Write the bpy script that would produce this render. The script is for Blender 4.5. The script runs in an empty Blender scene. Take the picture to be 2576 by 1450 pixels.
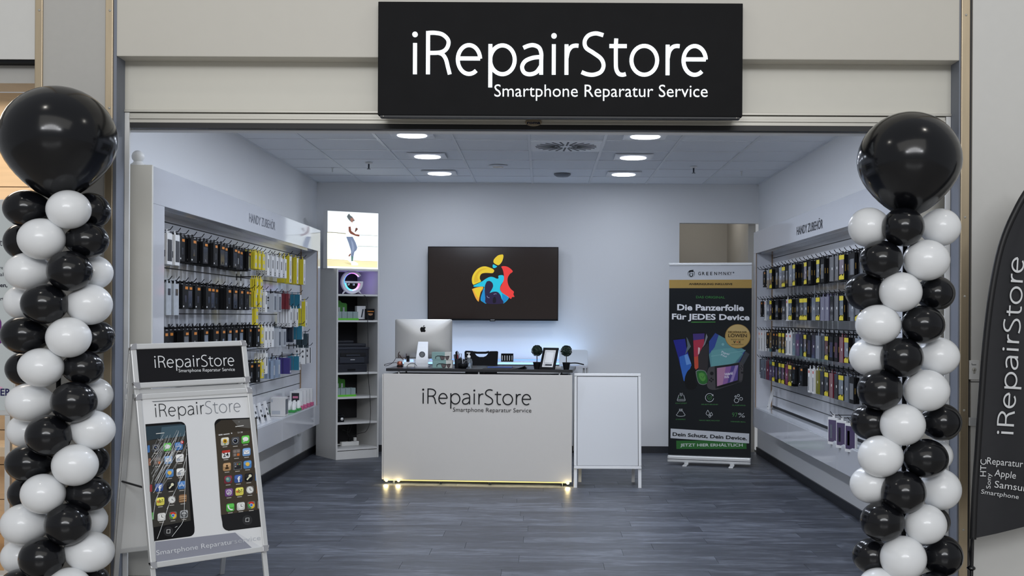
import bpy, bmesh, math, random
from mathutils import Vector, Matrix

S = bpy.context.scene
COL = S.collection
PI = math.pi
R = random.Random(7)

# ------------------------------------------------------------------ camera
F = 2920.0            # focal length in pixels of the 2576 px wide frame
CX, CY = 1365.0, 796.0
TH = 0.0052           # slight camera roll
HC = 1.5              # eye height
cam = bpy.data.cameras.new('camera')
cam.sensor_width = 36.0
cam.lens = 36.0 * F / 2576.0
cam.shift_x = -(CX - 1288.0) / 2576.0
cam.shift_y = (CY - 725.0) / 2576.0
cam.clip_start = 0.05
cam_o = bpy.data.objects.new('camera', cam)
COL.objects.link(cam_o)
cam_o.location = (0, 0, HC)
cam_o.rotation_euler = (PI / 2, -TH, 0)
S.camera = cam_o

# ------------------------------------------------------------------ colour management, world, large lights
S.view_settings.view_transform = 'Standard'
S.view_settings.look = 'None'
S.view_settings.gamma = 1.0
S.view_settings.use_curve_mapping = False
S.view_settings.exposure = 0.0


def lin(c):
    r = []
    for x in c:
        x = x / 255.0
        r.append(x / 12.92 if x <= 0.04045 else ((x + 0.055) / 1.055) ** 2.4)
    return (r[0], r[1], r[2], 1.0)


W = bpy.data.worlds.new('mall_world')
S.world = W
W.use_nodes = True
W.node_tree.nodes['Background'].inputs[0].default_value = (0.92, 0.95, 1.0, 1)
W.node_tree.nodes['Background'].inputs[1].default_value = 0.33


def area(name, loc, target, sx, sy, power, col, spread=PI):
    l = bpy.data.lights.new(name, 'AREA')
    l.shape = 'RECTANGLE'
    l.size = sx
    l.size_y = sy
    l.energy = power
    l.color = col
    l.spread = spread
    o = bpy.data.objects.new(name, l)
    COL.objects.link(o)
    o.location = loc
    o.rotation_euler = (Vector(target) - Vector(loc)).to_track_quat('-Z', 'Y').to_euler()
    return o


# mall: skylight gable far behind the camera (panes), ceiling lamps over the aisle
for i in range(7):
    a = (i - 3) * 1.75
    area('skylight_pane', (a, -13.0, 8.4 - 0.14 * (i - 3) ** 2), (a, 6.3, 2.0), 1.6, 4.2 - 0.28 * (i - 3) ** 2, 185, (0.95, 0.97, 1.0))
area('mall_ceiling_light', (0.0, -2.0, 7.0), (0.0, 6.0, 1.0), 10.0, 4.0, 120, (1.0, 0.97, 0.90))
for x, y in ((-3.35, 3.6), (3.5, 4.3)):
    l = bpy.data.lights.new('mall_spot', 'POINT')
    l.energy = 45
    l.shadow_soft_size = 0.13
    l.color = (1.0, 0.96, 0.88)
    o = bpy.data.objects.new('mall_spot', l)
    COL.objects.link(o)
    o.location = (x, y, 6.6)
# shop: recessed led lamps of the ceiling
LAMPS = [(x, y, e) for y, e in ((11.83, 5.6), (10.58, 8.6), (9.33, 11.5), (8.08, 14.0), (6.95, 16.0)) for x in (-1.057, 0.818)]
for x, y, e in LAMPS:
    l = bpy.data.lights.new('shop_led', 'AREA')
    l.shape = 'DISK'
    l.size = 0.20
    l.energy = e
    l.color = (0.80, 0.87, 1.0)
    l.spread = PI
    o = bpy.data.objects.new('shop_led', l)
    COL.objects.link(o)
    o.location = (x, y, 2.938)


# ------------------------------------------------------------------ helpers
def unroll(px, py):
    dx, dy = px - CX, py - CY
    return dx * math.cos(TH) + dy * math.sin(TH), -dx * math.sin(TH) + dy * math.cos(TH)


def P(px, py, Y):
    dx, dy = unroll(px, py)
    return Vector((dx * Y / F, Y, HC - dy * Y / F))


class Pl:
    """an upright (or leaning) plane in the room: origin, right, up, outward normal"""
    def __init__(s, o, u, v):
        s.o, s.u, s.v = Vector(o), Vector(u).normalized(), Vector(v).normalized()
        s.n = s.u.cross(s.v).normalized()

    def pt(s, a, b, c=0.0):
        return s.o + s.u * a + s.v * b + s.n * c

    def px(s, x, y):
        dx, dy = unroll(x, y)
        d = Vector((dx / F, 1.0, -dy / F))
        c = Vector((0, 0, HC))
        t = (s.o - c).dot(s.n) / d.dot(s.n)
        q = c + d * t - s.o
        return (q.dot(s.u), q.dot(s.v))


XZ = lambda x, y, z: Pl((x, y, z), (1, 0, 0), (0, 0, 1))
MATS = {}


def M(name, col, rough=0.5, metal=0.0, emit=0.0, spec=0.5, coat=0.0, bump=0.0, scale=40.0, vary=0.0, trans=0.0, alpha=1.0, stretch=None, jitter=0.0):
    if name in MATS:
        return MATS[name]
    m = bpy.data.materials.new(name)
    m.use_nodes = True
    nt = m.node_tree
    b = nt.nodes['Principled BSDF']
    c = lin(col)
    b.inputs['Base Color'].default_value = c
    b.inputs['Roughness'].default_value = rough
    b.inputs['Metallic'].default_value = metal
    b.inputs['Specular IOR Level'].default_value = spec
    b.inputs['Coat Weight'].default_value = coat
    b.inputs['Coat Roughness'].default_value = 0.05
    b.inputs['Transmission Weight'].default_value = trans
    b.inputs['Alpha'].default_value = alpha
    if emit:
        b.inputs['Emission Color'].default_value = c
        b.inputs['Emission Strength'].default_value = emit
    if bump or vary:
        tc = nt.nodes.new('ShaderNodeTexCoord')
        mp = nt.nodes.new('ShaderNodeMapping')
        if stretch:
            mp.inputs['Scale'].default_value = stretch
        nz = nt.nodes.new('ShaderNodeTexNoise')
        nz.inputs['Scale'].default_value = scale
        nz.inputs['Detail'].default_value = 5
        nt.links.new(tc.outputs['Object'], mp.inputs[0])
        nt.links.new(mp.outputs[0], nz.inputs['Vector'])
        if vary:
            mx = nt.nodes.new('ShaderNodeMix')
            mx.data_type = 'RGBA'
            mx.inputs[6].default_value = tuple(x * (1 - vary) for x in c[:3]) + (1,)
            mx.inputs[7].default_value = tuple(min(1, x * (1 + vary)) for x in c[:3]) + (1,)
            nt.links.new(nz.outputs['Fac'], mx.inputs[0])
            nt.links.new(mx.outputs[2], b.inputs['Base Color'])
        if bump:
            bp = nt.nodes.new('ShaderNodeBump')
            bp.inputs['Strength'].default_value = bump
            bp.inputs['Distance'].default_value = 0.004
            nt.links.new(nz.outputs['Fac'], bp.inputs['Height'])
            nt.links.new(bp.outputs[0], b.inputs['Normal'])
    MATS[name] = m
    return m


def PM(col, rough=0.5, emit=0.0):
    """print colour"""
    return M('print_%d_%d_%d_%d_%d' % (col[0], col[1], col[2], int(rough * 100), int(emit * 100)), col, rough, emit=emit, spec=0.2)


class MB:
    def __init__(s):
        s.v, s.f, s.m, s.s = [], [], [], []

    def add(s, vs, fs, mi=0, smooth=False):
        n = len(s.v)
        s.v += [tuple(v) for v in vs]
        for f in fs:
            s.f.append([n + i for i in f])
            s.m.append(mi)
            s.s.append(smooth)
        return s

    def hexa(s, p, mi=0):
        """8 points: 0-3 bottom ring (ccw from above), 4-7 top ring"""
        return s.add(p, [(3, 2, 1, 0), (4, 5, 6, 7), (0, 1, 5, 4), (1, 2, 6, 5), (2, 3, 7, 6), (3, 0, 4, 7)], mi)

    def box(s, x0, x1, y0, y1, z0, z1, mi=0):
        return s.hexa([(x0, y0, z0), (x1, y0, z0), (x1, y1, z0), (x0, y1, z0), (x0, y0, z1), (x1, y0, z1), (x1, y1, z1), (x0, y1, z1)], mi)

    def obox(s, pl, a0, a1, b0, b1, c0, c1, mi=0):
        q = pl.pt
        return s.hexa([q(a0, b0, c1), q(a1, b0, c1), q(a1, b0, c0), q(a0, b0, c0), q(a0, b1, c1), q(a1, b1, c1), q(a1, b1, c0), q(a0, b1, c0)], mi)

    def prism(s, pl, pts, c0, c1, mi=0):
        """polygon pts (ccw seen from the front) extruded from c0 (back) to c1 (front)"""
        n = len(pts)
        vs = [pl.pt(a, b, c0) for a, b in pts] + [pl.pt(a, b, c1) for a, b in pts]
        fs = [tuple(range(n - 1, -1, -1)), tuple(range(n, 2 * n))]
        fs += [(i, (i + 1) % n, n + (i + 1) % n, n + i) for i in range(n)]
        return s.add(vs, fs, mi)

    def tube(s, pts, r, seg=8, mi=0, closed=False):
        pts = [Vector(p) for p in pts]
        n = len(pts)
        rs = r if isinstance(r, (list, tuple)) else [r] * n
        vs = []
        prev = None
        for i, p in enumerate(pts):
            if closed:
                t = pts[(i + 1) % n] - pts[i - 1]
            else:
                t = pts[min(i + 1, n - 1)] - pts[max(i - 1, 0)]
            t.normalize()
            if prev is None:
                a = Vector((0, 0, 1)) if abs(t.z) < 0.9 else Vector((1, 0, 0))
                x = t.cross(a).normalized()
            else:
                x = prev - t * prev.dot(t)
                if x.length < 1e-5:
                    x = t.orthogonal()
                x.normalize()
            prev = x
            y = t.cross(x)
            for k in range(seg):
                w = 2 * PI * k / seg
                vs.append(p + (x * math.cos(w) + y * math.sin(w)) * rs[i])
        fs = []
        for i in range(n if closed else n - 1):
            j = (i + 1) % n
            for k in range(seg):
                k2 = (k + 1) % seg
                fs.append((i * seg + k, i * seg + k2, j * seg + k2, j * seg + k))
        s.add(vs, fs, mi, True)
        if not closed:
            s.add(vs[:seg], [tuple(range(seg - 1, -1, -1))], mi)
            s.add(vs[-seg:], [tuple(range(seg))], mi)
        return s

    def cyl(s, a, b, r, seg=16, mi=0):
        return s.tube([a, b], r, seg, mi)

    def lathe(s, c, prof, seg=24, mi=0, axis=None):
        """profile [(r, h)] turned about the z axis (or axis) at c"""
        c = Vector(c)
        ax = Vector(axis).normalized() if axis else Vector((0, 0, 1))
        x = ax.orthogonal().normalized() if axis else Vector((1, 0, 0))
        y = ax.cross(x)
        vs = []
        for r, h in prof:
            for k in range(seg):
                w = 2 * PI * k / seg
                vs.append(c + ax * h + (x * math.cos(w) + y * math.sin(w)) * r)
        fs = []
        for i in range(len(prof) - 1):
            for k in range(seg):
                k2 = (k + 1) % seg
                fs.append((i * seg + k, i * seg + k2, (i + 1) * seg + k2, (i + 1) * seg + k))
        s.add(vs, fs, mi, True)
        n = len(prof)
        if prof[0][0] > 1e-4:
            s.add(vs[:seg], [tuple(range(seg - 1, -1, -1))], mi)
        if prof[-1][0] > 1e-4:
            s.add(vs[(n - 1) * seg:], [tuple(range(seg))], mi)
        return s

    def ball(s, c, r, seg=20, rings=12, mi=0):
        if not isinstance(r, (list, tuple)):
            r = (r, r, r)
        vs = [(c[0], c[1], c[2] - r[2])]
        for i in range(1, rings):
            p = -PI / 2 + PI * i / rings
            for k in range(seg):
                w = 2 * PI * k / seg
                vs.append((c[0] + r[0] * math.cos(p) * math.cos(w), c[1] + r[1] * math.cos(p) * math.sin(w), c[2] + r[2] * math.sin(p)))
        vs.append((c[0], c[1], c[2] + r[2]))
        fs = [(0, 1 + (k + 1) % seg, 1 + k) for k in range(seg)]
        for i in range(rings - 2):
            for k in range(seg):
                k2 = (k + 1) % seg
                fs.append((1 + i * seg + k, 1 + i * seg + k2, 1 + (i + 1) * seg + k2, 1 + (i + 1) * seg + k))
        b = 1 + (rings - 2) * seg
        fs += [(b + k, b + (k + 1) % seg, len(vs) - 1) for k in range(seg)]
        return s.add(vs, fs, mi, True)

    def mesh(s, name, mats, off=(0, 0, 0), bevel=0.0):
        me = bpy.data.meshes.new(name)
        ox, oy, oz = off
        me.from_pydata([(x - ox, y - oy, z - oz) for x, y, z in s.v], [], s.f)
        for m in (mats if isinstance(mats, (list, tuple)) else [mats]):
            me.materials.append(m)
        me.polygons.foreach_set('material_index', s.m)
        me.polygons.foreach_set('use_smooth', s.s)
        if bevel:
            bm = bmesh.new()
            bm.from_mesh(me)
            es = [e for e in bm.edges if len(e.link_faces) == 2 and e.calc_face_angle(0) > 0.6]
            bmesh.ops.bevel(bm, geom=es, offset=bevel, segments=2, profile=0.6, affect='EDGES', clamp_overlap=True)
            bm.to_mesh(me)
            bm.free()
        me.update()
        return me

    def build(s, name, mats, parent=None, bevel=0.0):
        """one mesh object; vertices are given in world space"""
        off = Vector((0, 0, 0))
        if parent is not None:
            q = parent
            while q is not None:
                off = off + q.location
                q = q.parent
        o = bpy.data.objects.new(name, s.mesh(name, mats, off, bevel))
        COL.objects.link(o)
        if parent is not None:
            o.parent = parent
        return o


def tag(o, label=None, cat=None, group=None, kind=None):
    if label:
        o['label'] = label
    if cat:
        o['category'] = cat
    if group:
        o['group'] = group
    if kind:
        o['kind'] = kind
    return o


def thing(name, loc, label, cat, group=None):
    o = bpy.data.objects.new(name, None)
    o.empty_display_size = 0.05
    COL.objects.link(o)
    o.location = loc
    return tag(o, label, cat, group)


def rebase(o):
    """put the origin of a parentless mesh at the middle of its foot"""
    me = o.data
    xs = [v.co for v in me.vertices]
    c = Vector(((min(v.x for v in xs) + max(v.x for v in xs)) / 2, (min(v.y for v in xs) + max(v.y for v in xs)) / 2, min(v.z for v in xs)))
    me.transform(Matrix.Translation(-c))
    o.location = c
    return o


def struct(name, mb, m, label, cat, parent=None, bevel=0.0):
    o = mb.build(name, m, parent, bevel)
    return tag(o, label, cat, None, 'structure')


def dup(root, loc=None, rotz=None, label=None, group=None):
    r = root.copy()
    COL.objects.link(r)
    if loc is not None:
        r.location = loc
    if rotz is not None:
        r.rotation_euler = (0, 0, rotz)
    if label:
        r['label'] = label
    if group:
        r['group'] = group
    for ch in list(root.children):
        c = ch.copy()
        COL.objects.link(c)
        c.parent = r
        for g in list(ch.children):
            d = g.copy()
            COL.objects.link(d)
            d.parent = c
    return r


# ------------------------------------------------------------------ lettering
_TX = {}


def text2d(t, bold=0.0):
    k = (t, bold)
    if k not in _TX:
        c = bpy.data.curves.new('lettering', 'FONT')
        c.body = t
        c.offset = bold
        c.resolution_u = 3
        o = bpy.data.objects.new('lettering', c)
        COL.objects.link(o)
        dg = bpy.context.evaluated_depsgraph_get()
        me = bpy.data.meshes.new_from_object(o.evaluated_get(dg))
        vs = [(v.co.x, v.co.y) for v in me.vertices]
        fs = [tuple(p.vertices) for p in me.polygons]
        bpy.data.objects.remove(o)
        bpy.data.curves.remove(c)
        bpy.data.meshes.remove(me)
        _TX[k] = (vs, fs)
    return _TX[k]


def catmull(p, n=6):
    q = [p[0]] + list(p) + [p[-1]]
    out = []
    for i in range(1, len(q) - 2):
        for j in range(n):
            t = j / n
            a, b, c, d = q[i - 1], q[i], q[i + 1], q[i + 2]
            out.append(tuple(0.5 * (2 * b[k] + (c[k] - a[k]) * t + (2 * a[k] - 5 * b[k] + 4 * c[k] - d[k]) * t * t + (3 * b[k] - a[k] - 3 * c[k] + d[k]) * t ** 3) for k in (0, 1)))
    out.append(tuple(p[-1]))
    return out


def ribbon(p, w, closed=False):
    n = len(p)
    vs = []
    for i in range(n):
        a = p[i - 1] if (closed or i) else p[0]
        b = p[(i + 1) % n] if (closed or i < n - 1) else p[-1]
        tx, ty = b[0] - a[0], b[1] - a[1]
        l = math.hypot(tx, ty) or 1
        nx, ny = -ty / l * w / 2, tx / l * w / 2
        vs += [(p[i][0] + nx, p[i][1] + ny), (p[i][0] - nx, p[i][1] - ny)]
    fs = []
    for i in range(n if closed else n - 1):
        j = (i + 1) % n
        fs.append((2 * i + 1, 2 * j + 1, 2 * j, 2 * i))
    return vs, fs


def ell(cx, cy, rx, ry, a0, a1, n=22):
    return [(cx + rx * math.cos(math.radians(a0 + (a1 - a0) * i / n)), cy - ry * math.sin(math.radians(a0 + (a1 - a0) * i / n))) for i in range(n + 1)]


def wordmark(w=26.0, part='all'):
    """the shop's thin lettering, drawn as strokes; x 0..6.72, cap height 1"""
    g = []
    dots = []
    L = lambda *p: g.append((list(p), False))
    L((326, 492), (326, 285))
    dots.append((326, 228, 18))
    L((412, 492), (412, 205))
    g.append((catmull([(412, 217), (455, 216), (505, 226), (540, 256), (547, 288), (530, 326), (490, 347), (412, 350)]), False))
    g.append((catmull([(482, 349), (508, 360), (530, 392), (544, 445), (556, 492)]), False))
    e = [(609, 386)] + [(756, 386)] 
    for dx in (0, 1491):
        g.append(([(x + dx, y) for x, y in e], False))
        g.append(([(x + dx, y) for x, y in ell(683, 393, 74, 96, 4, 310, 30)], False))
    L((824, 578), (824, 290))
    g.append((ell(904, 394, 81, 96, 172, -172, 32), False))
    g.append((catmull([(1042, 314), (1075, 300), (1110, 296), (1145, 312), (1160, 350), (1160, 400), (1160, 492)]), False))
    g.append((catmull([(1160, 374), (1105, 380), (1055, 402), (1034, 440), (1048, 478), (1085, 490), (1128, 476), (1158, 436)]), False))
    L((1243, 492), (1243, 290))
    dots.append((1244, 234, 18))
    for dx in (0, 668):
        L((1327 + dx, 492), (1327 + dx, 290))
        g.append(([(x + dx, y) for x, y in catmull([(1328, 380), (1338, 335), (1360, 306), (1385, 298), (1406, 299)])], False))
    g.append((catmull([(1570, 228), (1520, 216), (1472, 230), (1447, 268), (1456, 312), (1505, 346), (1555, 384), (1572, 430), (1554, 472), (1508, 491), (1464, 488), (1427, 474)]), False))
    g.append((catmull([(1655, 250), (1653, 300), (1653, 400), (1656, 452), (1672, 483), (1697, 491), (1719, 486)]), False))
    L((1610, 300), (1725, 300))
    g.append((ell(1841, 394, 85, 96, 0, 348, 32), True))
    out = []
    for p, cl in g:
        xm = sum(q[0] for q in p) / len(p)
        if part == 'a' and xm > 1415 or part == 'b' and xm < 1415:
            continue
        out.append(ribbon(p, w, cl))
    for x, y, r in dots:
        if part != 'b':
            q = ell(x, y, r, r, 0, 345, 23)
            out.append((q, [tuple(range(len(q)))]))
    return [([((x - 313) / 290.0, (492 - y) / 290.0) for x, y in vs], fs) for vs, fs in out]


WM_W = 1949 / 290.0


class Canvas:
    """flat print gathered on one plane; every colour is a material slot of one mesh"""
    def __init__(s, pl, base=0.001, rough=0.5, emit=0.0, step=0.0006):
        s.pl, s.base, s.rough, s.emit, s.step = pl, base, rough, emit, step
        s.mb, s.mats, s.k = MB(), [], {}

    def mi(s, col):
        col = tuple(int(c) for c in col)
        if col not in s.k:
            s.k[col] = len(s.mats)
            s.mats.append(PM(col, s.rough, s.emit))
        return s.k[col]

    def poly(s, pts, col, layer=0):
        area2 = sum(pts[i - 1][0] * pts[i][1] - pts[i][0] * pts[i - 1][1] for i in range(len(pts)))
        if area2 < 0:
            pts = pts[::-1]
        c = s.base + layer * s.step
        s.mb.add([s.pl.pt(a, b, c) for a, b in pts], [tuple(range(len(pts)))], s.mi(col))

    def px(s, pts, col, layer=0, m=None):
        s.poly([s.pl.px(*(m(*p) if m else p)) for p in pts], col, layer)

    def rect(s, a0, a1, b0, b1, col, layer=0):
        s.poly([(a0, b0), (a1, b0), (a1, b1), (a0, b1)], col, layer)

    def disc(s, x, y, r, col, layer=0, m=None, ry=None, n=22):
        s.px(ell(x, y, r, ry or r, 0, 360 - 360 / n, n - 1), col, layer, m)

    def line(s, p, w, col, layer=0, m=None, closed=False):
        vs, fs = ribbon(p, w, closed)
        s.flat(vs, fs, col, layer, m)

    def flat(s, vs, fs, col, layer=0, m=None):
        c = s.base + layer * s.step
        q = [s.pl.px(*(m(*p) if m else p)) for p in vs]
        out = []
        for f in fs:
            a = sum(q[f[i - 1]][0] * q[f[i]][1] - q[f[i]][0] * q[f[i - 1]][1] for i in range(len(f)))
            out.append(tuple(f) if a > 0 else tuple(f[::-1]))
        s.mb.add([s.pl.pt(a, b, c) for a, b in q], out, s.mi(col))

    def rrect(s, x, y, w, h, r, col, layer=0, m=None, skew=0.0):
        pts = []
        for cx, cy, a in ((x + w / 2 - r, y + h / 2 - r, 270), (x + w / 2 - r, y - h / 2 + r, 0), (x - w / 2 + r, y - h / 2 + r, 90), (x - w / 2 + r, y + h / 2 - r, 180)):
            pts += ell(cx, cy, r, r, a, a + 90, 4)
        pts = [(px, py + skew * (px - x)) for px, py in pts]
        s.px(pts, col, layer, m)

    def frame2d(s, A, B, H, m):
        f = (lambda p: s.pl.px(*(m(*p) if m else p)))
        a, b = f(A), f(B)
        h = f((A[0], A[1] - H))
        dx, dy = b[0] - a[0], b[1] - a[1]
        l = math.hypot(dx, dy)
        ux, uy = dx / l, dy / l
        hh = abs((h[0] - a[0]) * -uy + (h[1] - a[1]) * ux)
        return a, (ux, uy), l, hh

    def glyphs(s, parts, x0, x1, cap, A, B, H, col, layer, m, thick=0.0):
        a, u, l, hh = s.frame2d(A, B, H, m)
        sx, sy = l / (x1 - x0), hh / cap
        c = s.base + layer * s.step
        for vs, fs in parts:
            q = [(a[0] + u[0] * (x - x0) * sx - u[1] * y * sy, a[1] + u[1] * (x - x0) * sx + u[0] * y * sy) for x, y in vs]
            c += 0.00012
            s.mb.add([s.pl.pt(p, r, c + thick) for p, r in q], fs, s.mi(col))
            if thick:
                n = len(q)
                cnt = {}
                for f in fs:
                    for i in range(len(f)):
                        cnt[(f[i - 1], f[i])] = 1
                ed = [e for e in cnt if (e[1], e[0]) not in cnt]
                s.mb.add([s.pl.pt(p, r, c + thick) for p, r in q] + [s.pl.pt(p, r, c - 0.001) for p, r in q], [(j, i, n + i, n + j) for i, j in ed], s.mi(col))

    def text(s, t, A, B, H, col, layer=1, m=None, bold=0.0, thick=0.0):
        """text from baseline point A to B (px), cap height H px"""
        vs, fs = text2d(t, bold)
        s.glyphs([(vs, fs)], min(v[0] for v in vs), max(v[0] for v in vs), 0.685 + bold, A, B, H, col, layer, m, thick)

    def word(s, A, B, H, col, layer=1, m=None, w=24.0, part='all', thick=0.0):
        x0, x1 = 0.0, WM_W
        s.glyphs(wordmark(w, part), x0, x1, 1.0, A, B, H, col, layer, m, thick)

    def build(s, name, parent):
        return s.mb.build(name, s.mats, parent)


# ------------------------------------------------------------------ materials
wall_w = M('painted_wall', (232, 233, 234), 0.6, bump=0.05, scale=120, vary=0.015)
beige = M('beige_wall', (184, 180, 172), 0.7, bump=0.05, scale=90, vary=0.03)
facade = M('facade_white', (214, 211, 200), 0.42, bump=0.02, scale=14, vary=0.02)
facade2 = M('facade_grey', (180, 178, 173), 0.5, bump=0.03, scale=30, vary=0.03)
facade3 = M('facade_pale', (208, 207, 203), 0.45, bump=0.02, scale=20, vary=0.02)
jambm = M('jamb_bluegrey', (122, 128, 141), 0.5, bump=0.03, scale=60, vary=0.03)
brass = M('champagne_metal', (176, 160, 134), 0.36, 0.6, bump=0.03, scale=30, vary=0.12, stretch=(1, 1, 0.15))
steel = M('brushed_aluminium', (186, 183, 174), 0.4, 0.35, vary=0.06, scale=40, bump=0.02, stretch=(0.2, 1, 1))
alu = M('satin_aluminium', (216, 217, 217), 0.38, 0.4, vary=0.03, scale=30)
chrome = M('chrome', (225, 225, 228), 0.12, 1.0)
chromed = M('dark_chrome', (70, 74, 82), 0.25, 1.0)
seal = M('black_seal', (14, 14, 16), 0.5)
blackm = M('matt_black', (14, 15, 18), 0.6, spec=0.18, vary=0.1, scale=60)
blackg = M('gloss_black', (10, 11, 14), 0.12, coat=0.4)
signm = M('sign_black_foil', (20, 20, 22), 0.6, spec=0.12, bump=0.05, scale=8, vary=0.25)
lam = M('white_laminate', (200, 202, 208), 0.07, vary=0.01, scale=12)
lamd = M('slat_laminate', (212, 214, 219), 0.14, vary=0.012, scale=12)
lamg = M('grey_laminate', (196, 196, 194), 0.35, vary=0.02, scale=25)
woodedge = M('wooden_edge', (150, 122, 92), 0.5, vary=0.2, scale=50, stretch=(1, 1, 0.1))
tilem = M('ceiling_tile', (236, 239, 243), 0.75, bump=0.25, scale=220, vary=0.03)
tbar = M('ceiling_grid', (226, 229, 233), 0.35)
creamp = M('cream_panel', (216, 214, 206), 0.4, vary=0.012, scale=20)
bulkm = M('bulkhead_white', (200, 196, 186), 0.42, bump=0.02, scale=14, vary=0.02)
plast = M('white_plastic', (228, 228, 226), 0.35)
basem = M('dark_skirting', (34, 36, 42), 0.4, vary=0.2, scale=30)
glassm = M('clear_glass', (235, 245, 245), 0.02, trans=1.0)

# ------------------------------------------------------------------ the shop shell
XL, XR, YF, YB, ZC = -2.49, 2.37, 6.45, 12.77, 2.96


def plank_mat():
    m = bpy.data.materials.new('slate_vinyl')
    m.use_nodes = True
    nt = m.node_tree
    N = nt.nodes.new
    L = nt.links.new
    b = nt.nodes['Principled BSDF']
    b.inputs['Roughness'].default_value = 0.42
    tc, oi = N('ShaderNodeTexCoord'), N('ShaderNodeObjectInfo')
    ad = N('ShaderNodeVectorMath')
    ad.operation = 'ADD'
    sc = N('ShaderNodeVectorMath')
    sc.operation = 'SCALE'
    sc.inputs[0].default_value = (13, 7, 5)
    L(oi.outputs['Random'], sc.inputs['Scale'])
    mp = N('ShaderNodeMapping')
    mp.inputs['Scale'].default_value = (1.6, 7.0, 1)
    L(tc.outputs['Object'], ad.inputs[0])
    L(sc.outputs[0], ad.inputs[1])
    L(ad.outputs[0], mp.inputs[0])
    n1, n2 = N('ShaderNodeTexNoise'), N('ShaderNodeTexNoise')
    n1.inputs['Scale'].default_value = 1.6
    n1.inputs['Detail'].default_value = 7
    n1.inputs['Roughness'].default_value = 0.68
    n1.inputs['Distortion'].default_value = 0.7
    n2.inputs['Scale'].default_value = 9.0
    n2.inputs['Detail'].default_value = 6
    L(mp.outputs[0], n1.inputs['Vector'])
    L(mp.outputs[0], n2.inputs['Vector'])
    mx = N('ShaderNodeMath')
    mx.operation = 'MULTIPLY_ADD'
    mx.inputs[1].default_value = 0.72
    L(n1.outputs['Fac'], mx.inputs[0])
    m2 = N('ShaderNodeMath')
    m2.operation = 'MULTIPLY'
    m2.inputs[1].default_value = 0.28
    L(n2.outputs['Fac'], m2.inputs[0])
    L(m2.outputs[0], mx.inputs[2])
    r2 = N('ShaderNodeMath')
    r2.operation = 'MULTIPLY_ADD'
    r2.inputs[1].default_value = 0.12
    L(oi.outputs['Random'], r2.inputs[0])
    L(mx.outputs[0], r2.inputs[2])
    cr = N('ShaderNodeValToRGB')
    cr.color_ramp.elements[0].position = 0.36
    cr.color_ramp.elements[0].color = lin((46, 49, 57))
    cr.color_ramp.elements[1].position = 0.80
    cr.color_ramp.elements[1].color = lin((128, 134, 146))
    e = cr.color_ramp.elements.new(0.56)
    e.color = lin((72, 76, 86))
    L(r2.outputs[0], cr.inputs[0])
    L(cr.outputs[0], b.inputs['Base Color'])
    bp = N('ShaderNodeBump')
    bp.inputs['Strength'].default_value = 0.12
    bp.inputs['Distance'].default_value = 0.003
    L(n2.outputs['Fac'], bp.inputs['Height'])
    L(bp.outputs[0], b.inputs['Normal'])
    return m


plankm = plank_mat()
groutm = M('floor_joint', (24, 25, 29), 0.7)
fl = struct('floor', MB().box(XL - 0.05, XR + 0.05, YF, YB + 1.7, -0.06, -0.004), groutm, 'dark grey wood-look plank floor of the shop', 'floor')
PW, PLN = 0.205, 1.22
full = MB().box(-PLN / 2 + 0.001, PLN / 2 - 0.001, -PW / 2 + 0.001, PW / 2 - 0.001, -0.004, 0.0).mesh('plank', plankm)
y = YF
row = 0
while y < YB + 0.1:
    x = XL - R.random() * PLN
    while x < XR:
        a, b_ = max(x, XL), min(x + PLN, XR)
        if b_ - a > 0.02:
            if b_ - a > PLN - 1e-4:
                o = bpy.data.objects.new('plank', full)
            else:
                h = (b_ - a) / 2
                o = bpy.data.objects.new('plank', MB().box(-h + 0.001, h - 0.001, -PW / 2 + 0.001, PW / 2 - 0.001, -0.004, 0.0).mesh('plank', plankm))
            COL.objects.link(o)
            o.parent = fl
            o.location = ((a + b_) / 2, y + PW / 2, 0)
        x += PLN
    y += PW
    row += 1
hallm = M('hall_floor_tile', (176, 172, 165), 0.25, vary=0.06, scale=6)
struct('floor_hall', MB().box(-9, 9, -14.5, YF - 0.002, -0.06, -0.003), hallm, 'pale polished floor of the mall aisle before the shop', 'floor')

struct('wall_left', MB().box(XL - 0.08, XL, YF + 0.065, YB + 0.1, 0, 3.1), wall_w, 'white left side wall of the shop', 'wall')
struct('wall_right', MB().box(XR, XR + 0.08, YF + 0.06, YB, 0, 3.1), wall_w, 'white right side wall of the shop', 'wall')
DX, DZ = 1.5, 2.535
bk = XZ(0, YB, 0)
struct('wall_back', MB().prism(bk, [(XL, 0), (DX, 0), (DX, DZ), (XR + 0.08, DZ), (XR + 0.08, 3.1), (XL, 3.1)], -0.12, 0), wall_w, 'white back wall of the shop with the television', 'wall')
struct('wall_corridor', MB().box(DX - 0.9, 2.36, YB + 1.6, YB + 1.7, 0, 3.1).box(2.28, 2.36, YB + 0.12, YB + 1.6, 0, 3.1).box(DX - 0.9, DX - 0.8, YB + 0.12, YB + 1.6, 0, 3.1), beige,
       'beige wall of the passage seen through the opening at the back right', 'wall')
l = bpy.data.lights.new('corridor_lamp', 'AREA')
l.size = 0.5
l.energy = 4.0
l.color = (1.0, 0.97, 0.92)
o = bpy.data.objects.new('corridor_lamp', l)
COL.objects.link(o)
o.location = (DX + 0.3, YB + 0.75, 3.02)
struct('ceiling_corridor', MB().box(DX - 0.9, 2.36, YB + 0.12, YB + 1.7, 3.06, 3.1), tilem, 'pale ceiling of the passage behind the back wall', 'ceiling')
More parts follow.
